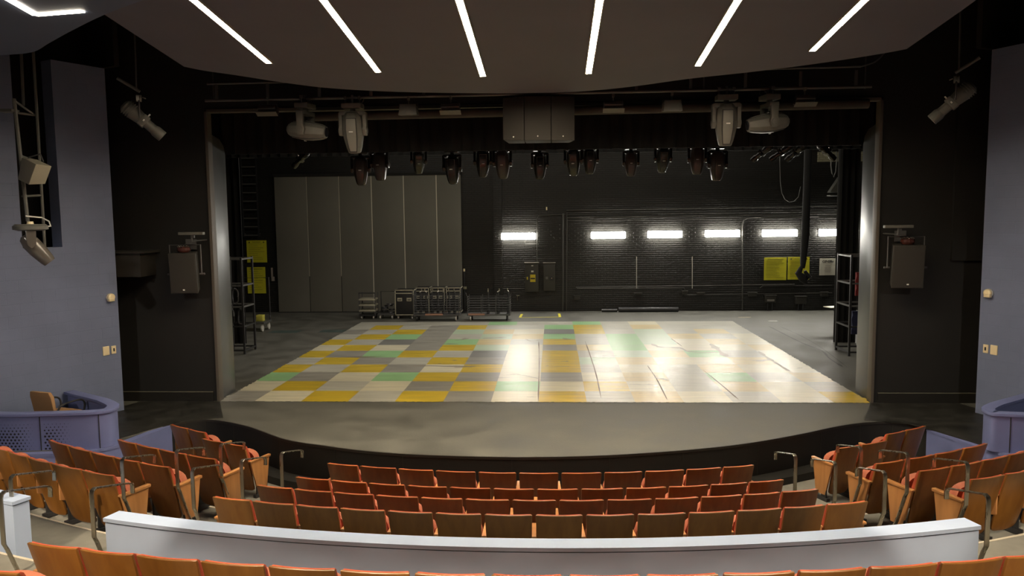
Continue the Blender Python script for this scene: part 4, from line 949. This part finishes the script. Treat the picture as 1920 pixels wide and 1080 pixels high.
def text(body, size, loc, m, parent, name='lettering', bold=.0):
    c = bpy.data.curves.new(name, 'FONT'); c.body = body; c.size = size; c.align_x = 'CENTER'; c.align_y = 'CENTER'; c.extrude = .001; c.offset = bold
    tmp = bpy.data.objects.new('tmp', c); COL.objects.link(tmp); dg = bpy.context.evaluated_depsgraph_get()
    me = bpy.data.meshes.new_from_object(tmp.evaluated_get(dg)); bpy.data.objects.remove(tmp)
    o = bpy.data.objects.new(name, me); COL.objects.link(o); me.materials.clear(); me.materials.append(m); o.parent = parent; o.location = loc; o.rotation_euler = (pi/2, 0, 0); return o
text('GINEflo', .125, (0, -.012, H*.31), M_INK, t, 'heading_lettering', .004)
mb = MB(); mb.box((0, -.009, H*.07), (W*.3, .004, .022))
for k in range(6): mb.box((0, -.009, -H*.03-.035*k), (W*(.42-.05*(k % 3)), .004, .012))
mb.build('text_lines', mat('faint_ink', (.36, .33, .3), .6), t, smooth=0)
# small pale boxes on the wall at left
for u0, v0, u1, v1, nm, lb in ((508, 502, 512, 519, 'wall_notice', 'narrow pale notice on the black wall left of the partition'), (509, 519, 515, 527, 'wall_outlet', 'small grey outlet under the narrow pale notice')):
    a, b = aty(u0, v0, YB-.03), aty(u1, v1, YB-.03); mb = MB(); mb.box((0, 0, 0), (b.x-a.x, .03, a.z-b.z)); tag(mb.build(nm, mat('pale_tag', (.3, .26, .23), .6), loc=((a.x+b.x)/2, YB-.03, (a.z+b.z)/2), bevel=.004), lb, 'wall notice')
a = aty(1025, 391, YB-.04); mb = MB(); mb.box((0, 0, 0), (.05, .04, .12)); tag(mb.build('wall_sensor', M_CREAM, loc=a, bevel=.006), 'tiny cream sensor high on the black brick wall', 'sensor')
# electrical boxes
def ebox(u0, v0, u1, v1, name, label, yel):
    a, b = aty(u0, v0, YB-.2), aty(u1, v1, YB-.2); W, H = b.x-a.x, a.z-b.z
    t = thing(name, label, 'electrical box', ((a.x+b.x)/2, YB-.12, (a.z+b.z)/2), 0, 'electrical boxes on the back wall')
    mb = MB(); mb.box((0, 0, 0), (W, .22, H)); mb.build('enclosure', mat('box_black', (.032, .03, .025), .45), t, bevel=.01)
    mb = MB(); mb.box((0, -.02, H/2+.02), (W+.04, .26, .03)); mb.build('drip_hood', mat('hood_grey', (.14, .13, .11), .45), t)
    if yel:
        mb = MB(); mb.box((W*.08, -.115, -H*.02), (.2, .01, .28)); y = mb.build('warning_label', mat('label_yellow', (.55, .42, .02), .5), t); 
        mb = MB(); mb.box((W*.08, -.122, -H*.03), (.17, .004, .05)); mb.build('label_band', M_INK, y)
        mb = MB(); mb.box((W*.05, -.115, H*.22), (.09, .01, .06)); mb.box((W*.05, -.115, H*.42), (.07, .01, .03)); mb.build('white_tag', M_WSIGN, t)
        mb = MB(); mb.box((-W*.32, -.13, -H*.02), (.04, .05, .1)); mb.build('switch_handle', MAT['label_yellow'], t)
    else:
        mb = MB(); mb.box((-W*.22, -.115, -H*.03), (.09, .01, .1)); mb.build('nameplate', mat('plate_grey', (.1, .1, .09), .5), t)
        mb = MB(); mb.tube([(W*.2, -.11, -H*.04), (W*.2, -.16, -H*.04)], .09, 16); mb.build('rotary_switch', M_FOOT, t)
        mb = MB(); mb.box((W*.2, -.165, -H*.04), (.03, .02, .03)); mb.build('switch_pointer', M_STEEL, t)
ebox(984, 494, 1010, 547, 'disconnect_box', 'black electrical box with a yellow label on the back wall', True)
ebox(1019, 494, 1041, 545, 'control_box', 'black electrical box with a round rotary switch right of the labelled one', False)
# small black device boxes low on the right of the back wall
for i, (u0, v0, u1, v1, st) in enumerate(((1404, 549, 1419, 556, 0), (1435, 554, 1455, 567, 1), (1493, 556, 1512, 570, 0), (1540, 548, 1553, 556, 0), (1190, 550, 1203, 553, 0), (1308, 549, 1321, 552, 0), (1280, 546, 1289, 552, 0), (1077, 555, 1087, 562, 0))):
    a, b = aty(u0, v0, YB-.15), aty(u1, v1, YB-.15); t = thing('outlet_box', 'small black outlet box on the back wall, %s' % ['left of the shelf-like one', 'with a pale drawer-like front under the signs', 'below the hanging bundle', 'near the right rack', 'under the left pole', 'under the right pole', 'at the conduit bend', 'right of the thick riser'][i], 'outlet box', ((a.x+b.x)/2, YB-.08, (a.z+b.z)/2), 0, 'outlet boxes on the back wall')
    mb = MB(); mb.box((0, 0, 0), (b.x-a.x, .16, a.z-b.z)); mb.box((0, -.01, (a.z-b.z)/2), (b.x-a.x+.05, .2, .02)); mb.build('box', MAT['box_black'], t, bevel=.006)
    if st:
        mb = MB(); mb.box((0, -.09, -.05), (.26, .02, .07)); mb.build('pale_front', mat('pale_front', (.22, .21, .19), .5), t)
    if i in (1, 2):
        mb = MB(); [mb.tube([(x, 0, -(a.z-b.z)/2), (x, 0, -((a.z+b.z)/2))], .02, 8) for x in (-.08, .08)]; mb.build('conduit_leg', M_FOOT, t)
# fixed ladder on the back wall, left
a, b = aty(457, 440, YB-.15), aty(485, 440, YB-.15)
t = thing('wall_ladder', 'black wall ladder rising above the far left yellow sign', 'ladder', ((a.x+b.x)/2, YB-.15, 2.95)); W = b.x-a.x
for x in (-W/2, W/2):
    mb = MB(); mb.box((x, 0, 1.6), (.05, .04, 3.2)); mb.build('rail', M_FOOT, t)
    for z in (.1, 3.0): mb = MB(); mb.box((x, .08, z), (.04, .14, .04)); mb.build('standoff', M_WPIPE, t)
for k in range(10):
    mb = MB(); mb.box((0, -.005, .05+.325*k), (W-.05, .05, .035)); mb.build('rung', mat('rung_grey', (.10, .095, .085), .5), t)

# ================================================================== FLOOR ITEMS UPSTAGE
def caster(mb, x, y, r=.06): mb.tube([(x-.02, y, r), (x+.02, y, r)], r, 12); mb.box((x, y, r*1.6), (.05, .05, r*1.2))
YC = 27.3
def xat(u, y=YC): return aty(u, 560, y).x
# utility cart
x0, x1 = xat(673), xat(704); W = x1-x0
t = thing('shelf_cart', 'small rolling cart with pale shelves, leftmost of the items before the partition', 'cart', ((x0+x1)/2, YC+.2, 0))
for k, z in enumerate((.30, .50, .70)): mb = MB(); mb.box((0, 0, z), (W, .5, .06)); mb.build('shelf', M_ALU, t, bevel=.008)
for x in (-1, 1):
    for y in (-1, 1): mb = MB(); mb.box((x*W/2*.95, y*.23, .52), (.035, .035, .84)); mb.build('post', M_PIPE, t)
mb = MB(); mb.box((0, -.0, .14), (W, .5, .05)); mb.build('base', M_FOOT, t)
mb = MB(); mb.tube([(-W/2, -.25, .94), (W/2, -.25, .94)], .02); mb.build('push_handle', M_FOOT, t)
for x in (-1, 1):
    for y in (-1, 1): mb = MB(); caster(mb, x*W*.36, y*.18); mb.build('caster', M_CASTER if y < 0 else M_FOOT, t)
# cable trolley
x0, x1 = xat(708), xat(739); W = x1-x0
t = thing('cable_trolley', 'low trolley loaded with coiled cables between the pale cart and the road case', 'trolley', ((x0+x1)/2, YC+.2, 0))
mb = MB(); mb.box((0, 0, .17), (W, .5, .05)); mb.build('platform', M_PIPE, t)
mb = MB(); mb.tube([(-W/2+.03, .23, .18), (-W/2+.03, .23, .95), (W/2-.03, .23, .95), (W/2-.03, .23, .18)], .018, 6); mb.build('handle', M_FOOT, t)
for x in (-1, 1):
    for y in (-1, 1): mb = MB(); caster(mb, x*W*.36, y*.18); mb.build('caster', M_CASTER, t)
for k in range(7):
    rg = random.Random(k); cx, cy, cz, r = rg.uniform(-.16, .16), rg.uniform(-.12, .1), .21+.048*k, rg.uniform(.10, .14); mb = MB()
    mb.tube([(cx+r*cos(a*pi/8), cy+r*sin(a*pi/8), cz+.01*sin(a)) for a in range(17)], .02, 6)
    tag(mb.build('coiled_cable', M_FOOT if k % 3 else M_PIPE, loc=((x0+x1)/2, YC+.2, 0)), 'dark coiled cable heaped on the low trolley', 'cable', 'coils on the trolley')
# road cases
def case(u0, u1, Y, label, top=1.05, lab=True):
    xa, xb = aty(u0, 560, Y).x, aty(u1, 560, Y).x; W = xb-xa; t = thing('road_case', label, 'road case', ((xa+xb)/2, Y+.3, 0), 0, 'upright road cases before the partition')
    mb = MB(); mb.box((0, 0, .12+(top-.12)/2), (W-.02, .56, top-.12)); mb.build('body', M_CASE, t, bevel=.01)
    e = .035; mb = MB(); h0, h1 = .13, top
    for x in (-1, 1): mb.box((x*(W/2-e/2), -.285, (h0+h1)/2), (e, .02, h1-h0))
    for z in (h0+e/2, h1-e/2, h1-.13): mb.box((0, -.285, z), (W, .02, e))
    for x in (-1, 1): mb.box((x*(W/2-.0), 0, h1-e/2), (.015, .56, e)); mb.box((x*(W/2), 0, h0+e/2), (.015, .56, e))
    mb.build('edge_frame', M_ALU, t, bevel=.004)
    if lab:
        for x in (-.16, .16): mb = MB(); mb.box((x*W/.66, -.283, .70), (.17, .012, .12)); p = mb.build('label_plate', M_ALU, t); mb = MB(); mb.box((x*W/.66, -.291, .69), (.11, .004, .03)); mb.build('label_print', M_INK, p)
    for x in (-1, 1):
        for y in (-1, 1): mb = MB(); caster(mb, x*W*.36, y*.2, .05); mb.build('caster', M_CASTER, t)
case(740, 776, YC-.05, 'black road case with pale metal edges and two labels, leftmost of four')
case(778, 805, YC+.75, 'black road case with pale edges behind the cage cart, second of four')
case(807, 834, YC+.75, 'black road case with pale edges behind the cage cart, third of four')
case(836, 864, YC+.75, 'black road case with pale edges behind the cage cart, rightmost of four')
def cage(u0, u1, Y, label, hgt, ncol):
    xa, xb = aty(u0, 560, Y).x, aty(u1, 560, Y).x; W = xb-xa; t = thing('cage_cart', label, 'cart', ((xa+xb)/2, Y, 0), 0, 'wire cage carts')
    mb = MB(); mb.box((0, 0, .21), (W, .6, .05)); mb.build('deck', M_PIPE, t)
    mb = MB(); mb.box((-W*.05 if ncol > 3 else -W*.28, -.302, .235), (W*.38, .02, .06)); mb.build('tan_board', M_RUST, t)
    mb = MB()
    for x in (-W/2+.02, -W*.17, W*.17, W/2-.02):
        for y in (-.29, .29): mb.tube([(x, y, .2), (x, y, hgt)], .014, 6)
    mb.build('cage_post', M_PIPE, t)
    mb = MB(); k = 0; z = .30
    while z < hgt:
        for y in (-.29, .29): mb.tube([(-W/2, y, z), (W/2, y, z)], .006, 5)
        for x in (-W/2, W/2): mb.tube([(x, -.29, z), (x, .29, z)], .006, 5)
        z += .085
    mb.build('wire_side', M_PIPE, t)
    for x in (-1, 1):
        for y in (-1, 1): mb = MB(); caster(mb, x*W*.42, y*.22, .085); mb.build('caster', M_CASTER if (x > 0) == (ncol > 3) and y < 0 else M_FOOT, t)
    mb = MB(); mb.tube([(-W/2, -.29, hgt), (-W/2-.04, -.29, hgt+.12)], .014, 6); mb.build('handle', M_PIPE, t)
    for k in range(ncol):
        x = -W*.36+W*.74*k/(ncol-1) if ncol > 3 else (-.02, .24, .5)[k]*W*.9; rg = random.Random(k+ncol)
        s_ = thing('stored_light_stand', 'black folded light stand upright in the %s cage cart' % ('left' if ncol > 3 else 'right'), 'stand', ((xa+xb)/2+x, Y+rg.uniform(-.12, .1), .24), rg.uniform(0, 3), 'stands in the %s cage cart' % ('left' if ncol > 3 else 'right'))
        mb = MB(); mb.tube([(0, 0, 0), (0, 0, .30), (0, 0, .32), (0, 0, .75)], .05, 10, rs=[.055, .055, .035, .03]); mb.build('column', M_FOOT, s_)
        mb = MB(); mb.tube([(-.03, 0, .75), (.05, 0, .80), (.04, 0, .87)], .02, 6); mb.build('top_fitting', M_STEEL, s_)
cage(777, 863, YC-.35, 'long black wire cage cart full of black stands before the road cases', .93, 7)
cage(877, 957, YC-.35, 'black wire cage cart with few stands, right of the partition', .88, 3)
# boom pole standing by the wall at 871
q = aty(871, 545, YB-.4); t = thing('pole_stand', 'thin black pole stand with a small bright fitting beside the partition end', 'stand', (q.x, YB-.4, 0))
mb = MB(); mb.tube([(0, 0, 0), (0, 0, 1.62)], .018); mb.build('pole', M_FOOT, t); mb = MB(); mb.box((0, 0, 1.62), (.06, .05, .1)); mb.build('top_fitting', M_CREAM, t); mb = MB(); mb.box((0.02, -.02, .95), (.12, .05, .1), rz=.5); mb.build('clamp', M_STEEL, t)
mb = MB(); mb.tube([(0, 0, .0), (0, 0, .03)], .16, 16); mb.build('base', M_FOOT, t)
q = aty(970, 556, YB-.08); t = thing('wall_tap', 'small bright tap on the black wall left of the electrical box', 'tap', q)
mb = MB(); mb.tube([(0, .08, 0), (0, -.03, 0), (.0, -.04, -.14)], .016, 8); mb.build('spout', M_STEEL, t); mb = MB(); mb.box((.02, -.03, .04), (.12, .02, .02)); mb.build('handle', M_STEEL, t)
# long black tubes on the floor by the wall
for u0, u1, v, r, lb in ((1128, 1157, 583, .06, 'short'), (1160, 1272, 582, .09, 'long')):
    xa, xb = xat(u0, YB-.35), xat(u1, YB-.35); mb = MB(); mb.tube([(xa, YB-.35, r), (xb, YB-.35, r)], r, 12); tag(mb.build('floor_tube', mat('tube_black', (.03, .03, .032), .3)), '%s black tube lying on the floor along the back wall' % lb, 'tube')
# yellow tape bracket
p0, p1, p2, p3 = atz(975, 595.5, 0), atz(1050, 594.5, 0), atz(979, 588, 0), atz(1048, 587, 0)
mb = MB(); h = .003
def strip(a, b, w):
    d = (b-a); d.z = 0; n_ = Vector((-d.y, d.x, 0)).normalized()*w/2
    mb.add([(a-n_+Vector((0, 0, h))), (b-n_+Vector((0, 0, h))), (b+n_+Vector((0, 0, h))), (a+n_+Vector((0, 0, h))), a-n_, b-n_, b+n_, a+n_], [(0, 1, 2, 3), (7, 6, 5, 4), (0, 4, 5, 1), (1, 5, 6, 2), (2, 6, 7, 3), (3, 7, 4, 0)])
strip(p0, p1, .06); p2.y = p0.y+1.0; p3.y = p1.y+1.0; p2.x = p0.x+.03; p3.x = p1.x-.03; strip(p0, p2, .09); strip(p1, p3, .09)
tag(mb.build('floor_tape', M_YTAPE, smooth=0), 'yellow tape bracket on the floor before the electrical boxes', 'tape')
q = atz(1449, 602, 0); mb = MB(); mb.box((0, 0, .003), (.3, .12, .004), rz=.05); tag(mb.build('paper_sheet', M_WHITE, loc=(q.x, q.y, 0), smooth=0), 'small white sheet lying on the stage floor at right', 'paper')
q = atz(1396, 595, 0); mb = MB(); mb.box((0, 0, .003), (.45, .05, .004), rz=.1); tag(mb.build('tape_strip', M_CREAM, loc=(q.x, q.y, 0), smooth=0), 'short pale tape strip on the floor below the conduit riser', 'tape')
mb = MB(); mb.bb(-.7, .7, -.06, .06, 0, .004)      # worn joint lines in the floor
# racks
def rack(x0, x1, y0, y1, h, label):
    t = thing('pipe_rack', label, 'rack', ((x0+x1)/2, (y0+y1)/2, 0), 0, 'tall black pipe racks'); a, b = (x1-x0)/2, (y1-y0)/2
    m = mat('rack_black', (.025, .025, .027), .4)
    xs_ = [-a, 0, a] if x1-x0 > 1.1 else [-a, a]
    for x in xs_:
        for y in (-b, b): mb = MB(); mb.box((x, y, h/2), (.05, .05, h)); mb.build('post', m, t)
    for z in (.1, .75, 1.28, 1.85, h-.04):
        mb = MB()
        for y in (-b, b): mb.box((0, y, z), (2*a, .04, .04))
        for x in xs_: mb.box((x, 0, z+(.0)), (.04, 2*b, .04))
        mb.build('shelf_frame', mat('rack_rail', (.10, .10, .10), .4) if z > 1 else m, t)
    return t
rack(7.8, 8.4, 19.85, 20.75, 2.58, 'tall black pipe rack at the right edge of the opening')
rack(-9.25, -8.0, 20.2, 20.95, 2.60, 'tall black pipe rack at the left edge of the opening')
for k in range(8):      # cables and cloths hung in the racks
    rg = random.Random(k+40); x = -9.1+.14*k; z = rg.choice((1.75, 1.2, .7)); mb = MB(); r = .12
    mb.tube([(r*.7*cos(a*pi/8), .03*sin(a), -r*1.6+r*1.7*sin(a*pi/8)) for a in range(17)], .026, 6)
    tag(mb.build('hung_cable_coil', M_FOOT, loc=(x, 20.32, z)), 'dark cable coil hung in the left rack', 'cable', 'coils in the left rack')
for x, z, m, nm, lb in ((8.22, 1.55, M_REDCL, 'hung_red_cloth', 'dark red cloth hung in the right rack'), (8.15, .55, M_BLUECL, 'hung_navy_cloth', 'navy blue cloth draped in the lower right rack')):
    mb = MB(); mb.loft([[(-.14+.02*sin(k*2), -.05, .35-.1*k), (.14, -.04, .35-.1*k), (.13+.02*sin(k*3), .05, .35-.1*k), (-.13, .04, .35-.1*k)] for k in range(7)]); tag(mb.build(nm, m, loc=(x, 20.3, z+.2), smooth=60), lb, 'cloth')
# cart behind left rack
q = atz(478, 618, 0); t = thing('low_cart', 'low dark cart with pale casters behind the left rack', 'cart', (-9.5, 24.6, 0))
mb = MB(); mb.box((0, 0, .28), (1.0, .7, .06)); mb.build('deck', mat('grey_deck', (.08, .08, .075), .5), t)
for x in (-1, 1):
    for y in (-1, 1): mb = MB(); caster(mb, x*.42, y*.28, .1); mb.build('caster', M_CASTER, t)
mb = MB(); mb.tube([(-.47, .3, .3), (-.47, .3, 1.7), (.47, .3, 1.7), (.47, .3, .3)], .022); mb.build('frame', M_FOOT, t)
mb = MB(); mb.box((.30, -.1, .42), (.22, .2, .2)); o = mb.build('yellow_box', mat('yellow_plastic', (.5, .47, .08), .5), loc=(-9.5, 24.6, 0), bevel=.01); tag(o, 'small yellow box on the low cart behind the left rack', 'box')
# chair / desk behind right rack
q = atz(1590, 615, 0); t = thing('tablet_arm_chair', 'chair with a pale writing tablet behind the right rack', 'chair', (9.5, 24.6, 0), R_(20))
mb = MB(); mb.box((-.05, 0, .46), (.45, .42, .03)); mb.build('seat', M_WHITE, t, bevel=.01)
mb = MB(); mb.box((-.48, -.05, .72), (.62, .38, .025)); mb.build('writing_tablet', mat('pale_laminate', (.72, .66, .5), .35), t, bevel=.008)
mb = MB(); mb.box((-.05, .22, .72), (.42, .03, .32)); mb.build('backrest', M_BLUECL, t, bevel=.01)
for x in (-.24, .16):
    mb = MB(); mb.tube([(x, -.24, .02), (x, -.18, .45), (x, .18, .47), (x, .25, .02)], .014, 6); mb.build('leg', M_FOOT, t)
mb = MB(); mb.tube([(-.27, .1, .45), (-.5, .0, .6), (-.5, -.05, .71)], .014, 6); mb.build('tablet_arm', M_FOOT, t)
